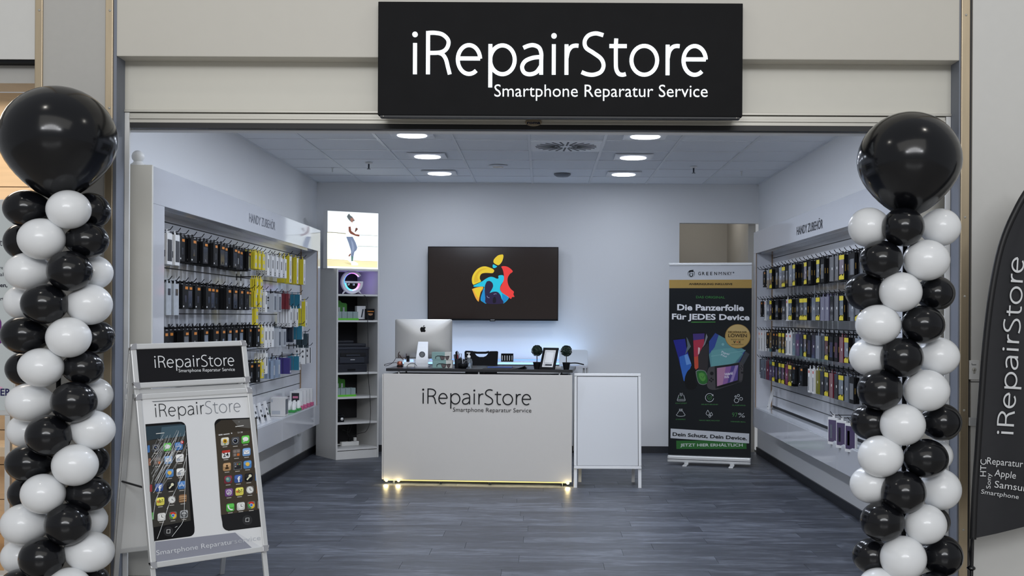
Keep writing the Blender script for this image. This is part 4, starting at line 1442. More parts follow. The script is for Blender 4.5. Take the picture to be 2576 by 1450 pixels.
MB().box(bx_, ex_, 12.345, 12.40, DZT, DZT + 0.082).box(bx_, bx_ + 0.006, 12.325, 12.345, DZT, DZT + 0.082).box(ex_ - 0.006, ex_, 12.325, 12.345, DZT, DZT + 0.082).box(bx_, ex_, 12.322, 12.345, DZT, DZT + 0.01).box(bx_, ex_, 12.33, 12.345, DZT + 0.074, DZT + 0.082).build('rack', blackm, t, 0.001)
for k in range(5):
    x = bx_ + 0.013 + (ex_ - bx_ - 0.026) * k / 4
    MB().cyl((x, 12.336, DZT + 0.01), (x, 12.336, DZT + 0.062), 0.0045, 8).build('stick', whitec, t)
# white stand at the end of the desk
pw = XZ(0, 12.02, 0)
x0, zt_ = pw.px(1407, 880)
x1, zb_ = pw.px(1479, 919)
t = thing('white_stand', ((x0 + x1) / 2, 12.1, 0), 'white stand with upright rear panel and black curved edge beside the back desk', 'stand')
q = MB()
pts = [(x0, zb_), (x1, zb_)] + [(x1 - 0.025 + 0.025 * math.cos(a), zt_ - 0.025 + 0.025 * math.sin(a)) for a in (0, 0.5, 1.0, 1.57)] + [(x0, zt_)]
q.prism(pw, pts, -0.03, -0.005).build('rear_panel', M('stand_white', (220, 228, 236), 0.3), t, 0.003)
MB().box(x0, x1 - 0.01, 11.86, 12.04, zb_ - 0.025, zb_ - 0.003).build('top_board', lam, t, 0.003)
e0 = Pl((0, 11.855, 0), (1, 0, 0), (0, 0, 1))
q = [e0.px(*p) for p in catmull([(1421, 917), (1435, 914.2), (1452, 914.2), (1469, 918)], 6)]
MB().tube([e0.pt(a, b, 0.0) for a, b in q], 0.006, 8).build('curved_edge', blackm, t)
for x in (x1 - 0.012, x1 - 0.045):
    MB().cyl((x, 11.95, 0), (x, 11.95, zb_ - 0.02), 0.010, 10).build('leg', alu, t)
for x in (x0 + 0.02,):
    MB().cyl((x, 11.95, 0), (x, 11.95, zb_ - 0.02), 0.010, 10).build('leg', alu, t)
# office chair
ph = XZ(0, 11.45, 0)
cx_ = ph.px(*zi(2135, 1000))[0]
t = thing('office_chair', (cx_, 11.3, 0), 'black office chair with a grip hole in its backrest behind the counter', 'chair')
outl = [(1780, 1215), (1778, 905), (1800, 878), (1950, 885), (1985, 900), (2003, 945), (2040, 990), (2095, 1014), (2185, 1014), (2240, 990), (2280, 945), (2292, 905), (2325, 890), (2480, 888), (2500, 905), (2487, 1215)]
q = [ph.px(*zi(*p)) for p in outl]
q[0] = (q[0][0] + 0.02, 0.66)
q[-1] = (q[-1][0] - 0.02, 0.66)
MB().prism(ph, q[::-1] if sum(q[i - 1][0] * q[i][1] - q[i][0] * q[i - 1][1] for i in range(len(q))) < 0 else q, -0.035, 0.0).build('backrest', blackm, t)
g = [ph.px(*zi(*p)) for p in ((1975, 912), (2050, 922), (2230, 922), (2305, 905))]
MB().tube([ph.pt(a, b, -0.017) for a, b in g], 0.011, 8).build('grip', blackm, t)
MB().ball((cx_, 11.2, 0.50), (0.235, 0.225, 0.045), 24, 10).build('seat', blackm, t)
MB().box(cx_ - 0.025, cx_ + 0.025, 11.40, 11.43, 0.46, 0.75).build('back_bar', blackm, t)
MB().cyl((cx_, 11.2, 0.09), (cx_, 11.2, 0.47), 0.025, 14).build('gas_column', chromed, t)
for k in range(5):
    a = 2 * PI * k / 5 + 0.3
    e_ = Vector((cx_ + 0.29 * math.cos(a), 11.2 + 0.29 * math.sin(a), 0.07))
    lg = MB().tube([(cx_, 11.2, 0.11), e_], [0.022, 0.014], 8).build('base_arm', blackm, t)
    MB().cyl((e_.x - 0.012, e_.y, 0.028), (e_.x + 0.012, e_.y, 0.028), 0.028, 12).build('caster', blackm, lg)
# television
pt_ = XZ(0, 12.665, 0)
a0, b0 = pt_.px(1075.5, 806)
a1, b1 = pt_.px(1405, 622)
t = thing('television', ((a0 + a1) / 2, 12.7, b0), 'large flat television on the back wall showing a colourful apple shape', 'television')
MB().obox(pt_, a0, a1, b0, b1, -0.03, 0).build('housing', blackm, t, 0.002)
MB().obox(pt_, a0 + 0.3, a1 - 0.3, b0 + 0.15, b1 - 0.15, -0.105, -0.03).build('wall_mount', blackm, t)
scr = M('screen_dark', (30, 22, 19), 0.12, emit=0.55)
MB().obox(pt_, a0 + 0.008, a1 - 0.008, b0 + 0.018, b1 - 0.008, 0, 0.0012).build('screen', scr, t)
mx_, mz_ = pt_.px(1239, 808)
MB().obox(pt_, mx_ - 0.03, mx_ + 0.03, b0 - 0.009, b0 + 0.002, -0.02, 0.0).build('sensor', blackg, t)
MB().obox(pt_, mx_ - 0.022, mx_ + 0.022, b0 + 0.003, b0 + 0.009, 0, 0.002).build('emblem', alu, t)
zt = lambda x, y: (1160 + x / 8.056, 620 + y / 8.056)
c = Canvas(pt_, 0.002, 0.3, 0.6)
yel, yed, red, cya, blu, vio = (222, 190, 50), (226, 160, 60), (226, 62, 58), (40, 184, 206), (34, 128, 184), (42, 34, 62)
sm = lambda p: catmull(list(p) + [p[0]], 5)[:-1]
c.px(sm([(842, 165), (858, 190), (850, 250), (822, 320), (775, 375), (735, 380), (680, 350), (655, 320), (662, 275), (700, 225), (760, 180)]), yel, 1, zt)
c.px(sm([(640, 378), (660, 368), (700, 390), (728, 408), (705, 432), (668, 442), (640, 425)]), cya, 1, zt)
c.px(sm([(250, 782), (224, 740), (220, 650), (250, 560), (320, 470), (410, 418), (490, 408), (560, 425), (640, 458), (670, 492), (655, 530), (620, 545), (500, 540), (420, 555), (385, 600), (380, 660), (402, 712), (330, 748)]), yel, 1, zt)
c.px(sm([(270, 740), (262, 660), (300, 560), (370, 480), (450, 450), (520, 455), (440, 480), (370, 530), (330, 620), (350, 700)]), (206, 170, 44), 2, zt)
c.px(sm([(220, 868), (300, 838), (400, 818), (448, 826), (440, 870), (400, 930), (378, 1010), (360, 1105), (345, 1118), (290, 1040)]), yed, 1, zt)
c.px(sm([(248, 866), (330, 845), (425, 840), (390, 920), (355, 1040), (300, 980)]), yel, 2, zt)
c.px(sm([(812, 415), (850, 402), (930, 412), (1000, 455), (1046, 512), (990, 560), (950, 625), (940, 700), (960, 790), (1010, 870), (1068, 920), (1060, 975), (1080, 1025), (1035, 1030), (1005, 1065), (930, 1005), (840, 945), (795, 880), (800, 820), (850, 720), (868, 620), (852, 500)]), red, 1, zt)
c.px(sm([(252, 795), (330, 760), (420, 715), (500, 660), (580, 622), (650, 625), (720, 655), (756, 650), (760, 595), (855, 592), (862, 690), (800, 800), (790, 880), (830, 940), (900, 990), (966, 1040), (920, 1110), (855, 1158), (830, 1110), (800, 1000), (740, 930), (640, 930), (575, 950), (480, 1000), (515, 1155), (440, 1130), (395, 1070), (440, 900), (460, 820), (270, 822)]), cya, 1, zt)
c.px(sm([(395, 1070), (450, 870), (480, 900), (500, 1060), (518, 1155), (440, 1130)]), blu, 2, zt)
c.px(sm([(830, 960), (900, 1000), (960, 1045), (910, 1110), (855, 1156), (835, 1090)]), blu, 2, zt)
c.px(sm([(520, 715), (575, 702), (630, 740), (648, 800), (630, 860), (578, 950), (640, 925), (720, 922), (775, 960), (820, 1060), (842, 1160), (520, 1158), (490, 1040), (478, 860), (490, 780)]), vio, 3, zt)
c.px(sm([(690, 1020), (710, 1080), (700, 1140), (650, 1150), (640, 1100), (655, 1040)]), (24, 20, 30), 4, zt)
c.line(catmull([(525, 1005), (540, 1035), (575, 1045)], 5), 7, (170, 170, 196), 4, zt)
c.line(catmull([(660, 978), (690, 962), (718, 968)], 5), 12, (130, 130, 156), 4, zt)
c.build('picture', t)

# ------------------------------------------------------------------ bookcase in the left rear corner
ba = math.radians(35)
pb_ = Pl((-2.13, 12.0, 0), (math.cos(ba), math.sin(ba), 0), (0, 0, 1))
BW, BH, BD = 0.49, 1.985, 0.50
bc = thing('bookcase', tuple(pb_.pt(BW / 2, 0, -BD / 2)), 'tall narrow white open bookcase in the left rear corner', 'bookcase')
shm = M('bookcase_white', (214, 213, 210), 0.4, vary=0.02, scale=60)
MB().obox(pb_, 0, 0.018, 0, BH, -BD, 0).build('side_panel', shm, bc, 0.001)
MB().obox(pb_, BW - 0.018, BW, 0, BH, -BD, 0).build('side_panel', shm, bc, 0.001)
MB().obox(pb_, 0.018, BW - 0.018, BH - 0.02, BH, -BD, 0).build('top_panel', shm, bc, 0.001)
MB().obox(pb_, 0.018, BW - 0.018, 0.02, BH - 0.02, -BD + 0.002, -BD + 0.012).build('back_panel', M('back_black', (24, 24, 30), 0.6), bc)
SH = (1.72, 1.448, 0.902, 0.648, 0.383, 0.112)
for z in SH:
    MB().obox(pb_, 0.018, BW - 0.018, z - 0.02, z, -BD + 0.012, -0.004).build('shelf', shm, bc, 0.001)
MB().obox(pb_, 0.018, BW - 0.018, 0, 0.085, -0.02, -0.006).build('plinth', shm, bc, 0.001)
# ring lamp clock
z8 = lambda x, y: (800 + x / 4.678, 510 + y / 4.678)
pg = Pl(pb_.pt(0, 0, -0.08), pb_.u, pb_.v)
gp = lambda x, y: pg.px(*z8(x, y))
g0 = gp(395, 945)
t = thing('ring_lamp_clock', tuple(pg.pt(g0[0], SH[0], -0.02)), 'white ring shaped lamp clock glowing blue and pink on the top shelf', 'lamp')
ga, gb = gp(398, 945)
gr = gp(515, 945)[0] - ga
gb = SH[0] + gr + 0.012
ringm = M('lamp_white', (224, 222, 228), 0.3)
arc = [(ga + gr * math.cos(w), gb + gr * math.sin(w)) for w in [math.radians(38 + (360 - 38) * i / 44) for i in range(45)]]
q = MB()
ro, ri = gr * 1.06, gr * 0.84
pts = [(math.radians(36 + (360 - 36) * i / 48)) for i in range(49)]
vs = []
for w in pts:
    for rr, cc in ((ro, -0.02), (ro, 0.016), (ri, 0.016), (ri, -0.02)):
        vs.append(pg.pt(ga + rr * math.cos(w), gb + rr * math.sin(w), cc))
fs = [(0, 1, 2, 3), (4 * 48 + 3, 4 * 48 + 2, 4 * 48 + 1, 4 * 48)]
for i in range(48):
    for k in range(4):
        fs.append((4 * i + k, 4 * i + 4 + k, 4 * i + 4 + (k + 1) % 4, 4 * i + (k + 1) % 4))
q.add(vs, fs)
q.obox(pg, ga - ri * 0.9, ga + ro, gb - 0.008, gb + 0.010, -0.02, 0.017)
q.build('ring', ringm, t)
hd = [(ga + ri * math.cos(math.radians(180 + 180 * i / 20)), gb - 0.006 + ri * math.sin(math.radians(180 + 180 * i / 20))) for i in range(21)]
MB().prism(pg, hd, -0.015, 0.008).build('half_disc', ringm, t)
hd = [(ga + ri * 0.66 * math.cos(math.radians(180 + 180 * i / 20)), gb - 0.012 + ri * 0.66 * math.sin(math.radians(180 + 180 * i / 20))) for i in range(21)]
MB().prism(pg, hd, 0.008, 0.011).build('display', blackg, t)
c = Canvas(pg, 0.012, 0.4, 1.2)
for s0, txt in ((-0.45, '17'), (0.06, '13')):
    A = (ga + s0 * ri, gb - 0.034)
    vs_, fs_ = text2d(txt, 0.0)
    w_ = max(v[0] for v in vs_) - min(v[0] for v in vs_)
    k_ = 0.018 / 0.685
    c.mb.add([pg.pt(A[0] + (x - vs_[0][0]) * k_ * 0.9 + 0.012, A[1] + y * k_, 0.0122) for x, y in vs_], fs_, c.mi((210, 225, 255)))
c.build('digits', t)
cols = [(255, 150, 235), (222, 120, 250), (180, 110, 255), (130, 120, 255), (90, 140, 255), (80, 170, 255)]
for i, col in enumerate(cols):
    w0, w1 = 44 + (190 - 44) * i / 6, 44 + (190 - 44) * (i + 1) / 6
    q = MB().tube([pg.pt(ga + ri * 0.985 * math.cos(math.radians(w0 + (w1 - w0) * j / 5)), gb + ri * 0.985 * math.sin(math.radians(w0 + (w1 - w0) * j / 5)), 0.012) for j in range(6)], 0.0055, 6)
    q.build('light_arc', M('glow_%d' % i, col, 0.4, emit=1.7), t)
cols = [(90, 200, 255), (80, 190, 255), (120, 200, 255), (190, 190, 255), (235, 160, 235), (255, 120, 190)]
for i, col in enumerate(cols):
    w0, w1 = 185 + 170 * i / 6, 185 + 170 * (i + 1) / 6
    q = MB().tube([pg.pt(ga + ri * 0.80 * math.cos(math.radians(w0 + (w1 - w0) * j / 5)), gb - 0.006 + ri * 0.80 * math.sin(math.radians(w0 + (w1 - w0) * j / 5)), 0.010) for j in range(6)], 0.007, 6)
    q.build('light_arc', M('glow_b%d' % i, col, 0.4, emit=1.7), t)
for sx in (-1, 1):
    MB().tube([pg.pt(ga + sx * gr * 0.6, gb - gr * 0.72, 0), pg.pt(ga + sx * gr * 0.92, SH[0] + 0.005, 0.0)], [0.012, 0.007], 8).build('leg', ringm, t)
l = bpy.data.lights.new('ring_lamp_glow', 'POINT')
l.energy = 0.55
l.color = (0.42, 0.34, 1.0)
l.shadow_soft_size = 0.05
o = bpy.data.objects.new('ring_lamp_glow', l)
COL.objects.link(o)
o.location = pg.pt(ga + 0.05, gb + 0.03, -0.06)
# sample displays (green)
limem = M('stand_lime', (96, 188, 52), 0.4)
tray_m = M('tray_clear', (186, 204, 204), 0.12, trans=0.45)
for zi_, dpt, sc, lab in ((1, 0.05, 1.0, 'green charger display with clear trays on the second shelf of the bookcase'), (3, 0.06, 0.92, 'green charger display with clear trays on the lower shelf under the printer')):
    z = SH[zi_]
    pd = Pl(pb_.pt(0.022, z, -dpt), pb_.u, pb_.v)
    t = thing('sample_display', tuple(pd.pt(0.13, 0, -0.05)), lab, 'display', 'green sample displays in the bookcase')
    w_ = 0.255 * sc
    MB().obox(pd, 0, w_, 0, 0.02, -0.11, 0).build('base', limem, t, 0.002)
    bd_ = [(0.0, 0.02), (0.165 * sc, 0.02), (0.165 * sc, 0.165), (0.155 * sc, 0.178), (0.105 * sc, 0.182), (0.085 * sc, 0.205), (0.04 * sc, 0.21), (0.0, 0.20)]
    MB().prism(pd, bd_, -0.105, -0.098).build('back_card', M('card_green', (62, 128, 44), 0.4), t)
    for k in range(3):
        MB().obox(pd, (0.015 + 0.05 * k) * sc, (0.035 + 0.05 * k) * sc, 0.09, 0.135, -0.098, -0.092).build('sample', greyc, t)
    for k in range(4):
        x_ = (0.002 + 0.063 * k) * sc
        MB().obox(pd, x_, x_ + 0.058 * sc, 0.02, 0.09, -0.008, -0.004).obox(pd, x_, x_ + 0.002, 0.02, 0.09, -0.09, -0.008).obox(pd, x_ + 0.056 * sc, x_ + 0.058 * sc, 0.02, 0.09, -0.09, -0.008).obox(pd, x_, x_ + 0.058 * sc, 0.02, 0.09, -0.094, -0.09).build('tray', tray_m, t)
        if k < 3 or zi_ == 3:
            MB().tube([pd.pt(x_ + 0.012, 0.024, -0.03), pd.pt(x_ + 0.02, 0.07, -0.035), pd.pt(x_ + 0.035, 0.078, -0.03), pd.pt(x_ + 0.045, 0.025, -0.04)], 0.005, 6).build('white_cable', plast, t)
pd = Pl(pb_.pt(0.275, SH[1], -0.09), pb_.u, pb_.v)
t = thing('accessory_box', tuple(pd.pt(0.05, 0, 0)), 'white accessory box with a grey stick picture on the second shelf', 'box')
MB().obox(pd, 0, 0.10, 0, 0.15, -0.05, 0).build('carton', whitec, t, 0.002)
q = pd
MB().prism(pd, [(0.045, 0.03), (0.06, 0.03), (0.078, 0.115), (0.063, 0.118)], 0, 0.001).build('picture', blisd, t)
pd = Pl(pb_.pt(0.365, SH[1], -0.05), pb_.u, pb_.v)
t = thing('accessory_box', tuple(pd.pt(0.05, 0, 0)), 'small black accessory box with an orange band at the right of the second shelf', 'box')
MB().obox(pd, 0, 0.095, 0.012, 0.12, -0.06, 0).build('carton', blackm, t, 0.002)
MB().obox(pd, 0.008, 0.087, 0.088, 0.098, 0, 0.001).build('label', orange, t)
MB().prism(pd, [(0.02, 0.072), (0.075, 0.072), (0.07, 0.055), (0.048, 0.048), (0.025, 0.055)], 0, 0.001).build('picture', M('pic_tan', (170, 128, 92), 0.4), t)
v = MB().obox(pd, -0.08, 0.08, 0, 0.011, -0.06, 0.005).build('flat_carton', blackg, None, 0.001)
tag(rebase(v), 'flat black carton under the small black accessory box', 'box')
# printer
pp = Pl(pb_.pt(0.03, SH[2], -0.05), pb_.u, pb_.v)
pm1, pm2 = M('printer_black', (34, 36, 44), 0.45), M('printer_dark', (48, 51, 60), 0.4)
t = thing('printer', tuple(pp.pt(0.19, 0, -0.17)), 'dark grey multifunction printer on the wide middle shelf', 'printer')
pdr = MB().obox(pp, 0.0, 0.345, 0.0, 0.085, -0.36, 0.0).build('paper_drawer', pm1, t, 0.004)
MB().obox(pp, 0.12, 0.21, 0.015, 0.035, 0.0, 0.004).build('drawer_grip', blackm, pdr)
MB().obox(pp, -0.002, 0.37, 0.087, 0.24, -0.38, -0.004).build('body', pm1, t, 0.006)
pfl = MB().obox(pp, 0.03, 0.31, 0.098, 0.158, -0.004, 0.006).build('front_flap', pm2, t, 0.003)
MB().obox(pp, 0.15, 0.20, 0.128, 0.136, 0.006, 0.008).build('emblem', alu, pfl)
MB().obox(pp, 0.04, 0.33, 0.168, 0.205, -0.003, 0.0035).build('output_slot', seal, t)
MB().obox(pp, 0.10, 0.26, 0.168, 0.186, -0.0, 0.012).build('output_tray', pm2, t, 0.002)
MB().obox(pp, -0.004, 0.372, 0.238, 0.262, -0.38, 0.004).build('control_panel', pm2, t, 0.005)
MB().obox(pp, 0.0, 0.36, 0.262, 0.30, -0.38, -0.05).build('scanner_lid', pm1, t, 0.01)
MB().obox(pp, 0.02, 0.25, 0.30, 0.33, -0.36, -0.12).build('feeder', pm1, t, 0.01)
# small black device, power strip, cord
pd = Pl(pb_.pt(0.022, SH[4], -0.06), pb_.u, pb_.v)
t = thing('camera_like_device', tuple(pd.pt(0.05, 0, 0)), 'small black device with a round knob on the shelf above the power strip', 'device')
MB().obox(pd, 0, 0.10, 0, 0.075, -0.08, 0).build('body', blackg, t, 0.006)
MB().obox(pd, 0.01, 0.075, 0.075, 0.10, -0.07, -0.01).build('top', blackm, t, 0.006)
MB().lathe(pd.pt(0.072, 0.033, 0), [(0.016, 0), (0.016, 0.008), (0.0, 0.01)], 16, axis=pd.n).build('knob', alu, t)
pd = Pl(pb_.pt(0.17, SH[5], -0.22), pb_.u, pb_.v)
t = thing('power_strip', tuple(pd.pt(0.1, 0, 0)), 'white power strip with plugs on the bottom shelf of the bookcase', 'power strip')
MB().obox(pd, 0, 0.20, 0.0, 0.045, -0.05, 0).build('body', plast, t, 0.004)
for k in range(3):
    MB().lathe(pd.pt(0.04 + 0.06 * k, 0.0455, -0.025), [(0.019, 0), (0.018, 0.001), (0.015, -0.003)], 14).build('socket', M('socket_grey', (190, 190, 188), 0.5), t)
MB().obox(pd, 0.15, 0.178, 0.046, 0.085, -0.04, -0.012).build('plug', plast, t, 0.004)
MB().lathe(pd.pt(0.10, 0.046, -0.025), [(0.02, 0), (0.016, 0.02), (0.006, 0.045)], 12).build('plug', blackm, t)
MB().tube([pd.pt(0.0, 0.02, -0.025), pd.pt(-0.06, 0.02, 0.0), pd.pt(-0.12, 0.012, -0.03), pd.pt(-0.145, 0.008, 0.02)], 0.005, 6).build('lead', plast, t)
z9 = lambda x, y: (800 + x / 3.917, 800 + y / 3.917)
pk = Pl(pb_.pt(0, 0, 0.010), pb_.u, pb_.v)
pts = [pk.px(905, 736), pk.px(915, 742)] + [pk.px(923, 752), pk.px(925, 780), pk.px(925, 830)] + [pk.px(*z9(*p)) for p in ((492, 200), (493, 480), (500, 640), (512, 780), (518, 920), (510, 1040), (480, 1110), (440, 1145), (422, 1180))]
pts = catmull(pts, 5)
vs = []
for i, (a, b) in enumerate(pts):
    k = i / (len(pts) - 1)
    cc = -0.09 * max(0, 1 - k * 9) if k < 0.12 else (-0.20 * max(0, (k - 0.88) / 0.12) if k > 0.88 else 0.0)
    vs.append(pk.pt(a, b, cc))
v = MB().tube(vs, 0.003, 6).build('lamp_cord', M('cord_black', (18, 18, 20), 0.4))
tag(rebase(v), 'black cord hanging down the front of the bookcase from the ring lamp', 'cord')
pts = [pd.pt(0.10, 0.09, -0.025), pd.pt(0.07, 0.13, -0.02), pd.pt(0.085, 0.21, -0.02), pd.pt(0.115, 0.235, -0.02), pd.pt(0.12, 0.20, -0.02), pd.pt(0.10, 0.14, -0.03), pd.pt(0.03, 0.17, -0.05)]
MB().tube([Vector(p) for p in pts], 0.004, 6).build('lead', M('cord_black', (18, 18, 20), 0.4), t)

# light box on the bookcase
la = math.radians(31.6)
pq = Pl((-2.235, 12.02, BH), (math.cos(la), math.sin(la), 0), (0, 0, 1))
t = thing('light_box', tuple(pq.pt(0.28, 0, -0.05)), 'square illuminated light box with a dancing man picture on top of the bookcase', 'light box')
LW, LH = 0.573, 0.60
MB().obox(pq, 0, LW, 0.0, LH, -0.11, 0).build('housing', plast, t, 0.003)
c = Canvas(pq, 0.001, 0.5, 0.80, 0.0008)
c.rect(0.004, LW - 0.004, 0.004, LH - 0.004, (246, 252, 252), 0)
c.px([(108, 352), (330, 368), (330, 672), (108, 664)], (244, 244, 226), 1, z8)
c.px([(330, 400), (706, 385), (706, 688), (330, 672)], (240, 246, 242), 1, z8)
c.px([(108, 664), (400, 682), (700, 690), (700, 768), (108, 748)], (232, 220, 172), 2, z8)
c.line([(108, 349), (200, 353), (330, 366)], 7, (120, 112, 84), 3, z8)
c.line([(490, 383), (600, 386), (700, 391)], 5, (150, 154, 150), 3, z8)
c.line([(465, 513), (580, 516), (700, 521)], 5, (150, 154, 150), 3, z8)
c.line([(108, 666), (250, 672), (400, 684), (700, 692)], 4, (178, 172, 140), 3, z8)
c.px([(300, 705), (420, 712), (470, 738), (380, 735)], (206, 194, 150), 3, z8)
c.px([(338, 165), (352, 140), (368, 130), (374, 148), (402, 168), (432, 212), (415, 222), (385, 225), (355, 195)], (92, 98, 98), 4, z8)
c.px([(376, 186), (400, 178), (428, 205), (410, 212), (402, 240), (384, 222)], (150, 110, 96), 5, z8)
c.px([(345, 260), (400, 238), (425, 255), (432, 310), (420, 395), (332, 402), (330, 330)], (252, 254, 254), 4, z8)
c.px([(356, 285), (382, 282), (390, 335), (440, 372), (488, 378), (482, 400), (440, 392), (380, 368), (360, 340)], (120, 72, 58), 5, z8)
c.px([(428, 350), (440, 300), (456, 296), (468, 312), (458, 325), (440, 345)], (96, 62, 52), 5, z8)
c.px([(330, 402), (405, 402), (440, 470), (460, 530), (450, 560), (425, 582), (415, 635), (385, 632), (388, 570), (360, 480)], (112, 124, 148), 5, z8)
c.px([(385, 430), (410, 470), (425, 530), (418, 570), (400, 600), (396, 520)], (134, 146, 168), 6, z8)
c.px([(352, 628), (380, 598), (386, 610), (364, 640)], (120, 76, 62), 5, z8)
c.px([(388, 632), (414, 634), (408, 696), (390, 698)], (86, 120, 112), 5, z8)
c.px([(318, 625), (350, 620), (388, 670), (386, 708), (352, 680)], (250, 252, 252), 6, z8)
c.px([(386, 690), (420, 690), (468, 718), (466, 738), (392, 738)], (250, 252, 252), 6, z8)
c.line([(318, 630), (350, 684), (386, 712), (392, 740), (468, 740)], 3, (190, 194, 190), 7, z8)
c.build('picture', t)

# ------------------------------------------------------------------ roll-up banner
A, B = Vector((1.283, 11.82, 0)), Vector((2.092, 11.60, 0))
pn = Pl(A, B - A, (0, 0, 1))
BWd = (B - A).length
t = thing('rollup_banner', tuple(pn.pt(BWd / 2, 0, 0)), 'tall black roll-up banner about screen foil in front of the passage', 'banner')
MB().obox(pn, 0, BWd, 0.025, 0.095, -0.045, 0.04).build('cassette', alu, t, 0.012)
MB().obox(pn, 0.002, BWd - 0.002, 0.055, 0.06, 0.04, 0.0415).build('groove', chromed, t)
for a in (0.17, 0.63):
    MB().obox(pn, a, a + 0.045, 0.0, 0.012, -0.14, 0.16).obox(pn, a, a + 0.045, 0.012, 0.027, -0.03, 0.03).build('foot', alu, t, 0.003)
MB().obox(pn, 0.004, BWd - 0.004, 0.095, 2.03, -0.002, 0.0).build('sheet', M('sheet_white', (206, 208, 212), 0.45), t)
MB().obox(pn, 0, BWd, 2.022, 2.048, -0.01, 0.008).build('top_rail', alu, t, 0.004)
MB().tube([pn.pt(BWd / 2, 0.08, -0.03), pn.pt(BWd / 2, 2.03, -0.012)], 0.01, 8).build('pole', chromed, t)
c = Canvas(pn, 0.0006, 0.42)
za = lambda x, y: (1670 + x / 5.8, 650 + y / 5.8)
zb = lambda x, y: (1670 + x / 5.0, 900 + y / 5.0)
L0, L1 = 0.004, BWd - 0.004
yb = lambda x, y, mm: pn.px(*mm(x, y))[1]
bk_ = (20, 24, 28)
c.rect(L0, L1, 0.095, yb(680, 437, za), bk_, 0)
c.rect(L0, L1, yb(680, 437, za), yb(680, 314, za), (188, 154, 84), 0)
for ch, xa, xb in (('G', 500, 540), ('R', 559, 597), ('E', 618, 650), ('E', 676, 708), ('N', 735, 777), ('M', 800, 846), ('N', 868, 908), ('K', 926, 960), ('Y', 958, 992)):
    c.text(ch, (xa, 246.5), (xb, 246.7), 47, (24, 26, 30), 2, za, 0.0 if ch == 'M' else 0.012)
c.disc(1016, 210, 12, (96, 102, 112), 2, za)
# round monkey-head emblem
c.disc(400, 225, 52, (28, 30, 34), 1, za)
c.disc(400, 228, 46, (200, 203, 208), 2, za)
c.px([(362, 200), (378, 176), (432, 168), (428, 206), (400, 200), (372, 214)], (28, 30, 34), 3, za)
c.px([(370, 225), (392, 216), (400, 226), (410, 216), (432, 222), (424, 262), (395, 276), (374, 258)], (28, 30, 34), 3, za)
c.disc(400, 243, 15, (200, 203, 208), 4, za, 18)
c.disc(384, 230, 5, (200, 203, 208), 4, za)
c.disc(417, 230, 5, (200, 203, 208), 4, za)
c.text('ANBRINGUNG INKLUSIVE', (366, 390), (1000, 391), 27, (40, 32, 18), 2, za, 0.03)
c.text('DAS ORIGINAL', (470, 584), (892, 589), 34, (58, 128, 62), 2, za, 0.015)
c.text('Die Panzerfolie', (195, 757), (1168, 767), 86, (250, 250, 252), 2, za, 0.03)
c.text('Für JEDES Device', (118, 890), (1250, 904), 82, (250, 250, 252), 2, za, 0.03)
c.px([(395, 930), (420, 926), (752, 925), (754, 938), (430, 941), (398, 938)], (70, 140, 66), 2, za)
# devices on the banner
c.px(sm([(122, 1190), (150, 1176), (300, 1165), (325, 1180), (350, 1300), (440, 1600), (470, 1750), (420, 1850), (330, 1850), (300, 1800), (200, 1420)]), (14, 16, 22), 1, za)
c.px([(138, 1196), (310, 1176), (330, 1300), (405, 1560), (300, 1800), (290, 1790), (210, 1450)], (38, 42, 138), 2, za)
c.px([(225, 1440), (330, 1400), (405, 1560), (345, 1700), (300, 1795), (290, 1790), (240, 1560)], (54, 104, 186), 3, za)
c.px([(300, 1420), (345, 1395), (400, 1540), (330, 1560)], (104, 150, 214), 4, za)
c.px([(330, 1150), (350, 1180), (395, 1290), (380, 1310), (310, 1410), (345, 1280)], (98, 110, 116), 4, za)
c.px(sm([(412, 1100), (440, 1085), (585, 1085), (605, 1100), (600, 1240), (540, 1600), (520, 1640), (450, 1640), (435, 1500), (420, 1250)]), (16, 16, 22), 1, za)
c.px([(424, 1104), (594, 1098), (590, 1180), (430, 1200)], (72, 54, 122), 2, za)
c.px([(430, 1200), (590, 1180), (585, 1260), (520, 1380), (500, 1430), (440, 1440)], (176, 52, 74), 2, za)
c.px([(440, 1440), (502, 1430), (505, 1600), (450, 1640)], (196, 78, 56), 2, za)
c.px([(500, 1440), (540, 1340), (640, 1240), (655, 1300), (640, 1600), (600, 1720), (500, 1720), (505, 1560)], (50, 46, 48), 3, za)
c.px([(620, 1100), (640, 1150), (600, 1260), (565, 1305), (600, 1200)], (130, 134, 140), 4, za)
c.px([(500, 1300), (530, 1310), (520, 1390), (498, 1410)], (222, 190, 190), 4, za)
c.px(sm([(650, 1210), (735, 1085), (760, 1078), (900, 1160), (1195, 1330), (1200, 1350), (1100, 1560), (960, 1740), (700, 1700), (660, 1640), (650, 1400)]), (18, 24, 34), 1, za)
c.px([(660, 1215), (750, 1092), (890, 1170), (1190, 1345), (1080, 1560), (960, 1720), (690, 1640), (660, 1420)], (92, 146, 152), 2, za)
c.px([(660, 1215), (750, 1092), (800, 1120), (740, 1300), (662, 1400)], (52, 74, 148), 3, za)
c.px([(1000, 1560), (1190, 1345), (1080, 1560), (960, 1720), (930, 1700)], (62, 70, 150), 3, za)
c.px([(690, 1350), (880, 1318), (1000, 1310), (1160, 1400), (1050, 1580), (950, 1690), (700, 1640)], (104, 160, 162), 3, za)
c.px([(1190, 1360), (1250, 1400), (1160, 1560), (1040, 1700), (1090, 1560)], (64, 68, 74), 2, za)
c.text('Paper', (838, 1380), (958, 1420), 34, (200, 216, 222), 5, za, 0.02)
c.text('Feel', (832, 1420), (912, 1450), 32, (200, 216, 222), 5, za, 0.02)
c.disc(862, 1258, 20, (130, 180, 182), 4, za)
c.px([(690, 1425), (1195, 1340), (1192, 1352), (692, 1440)], (120, 172, 174), 4, za)
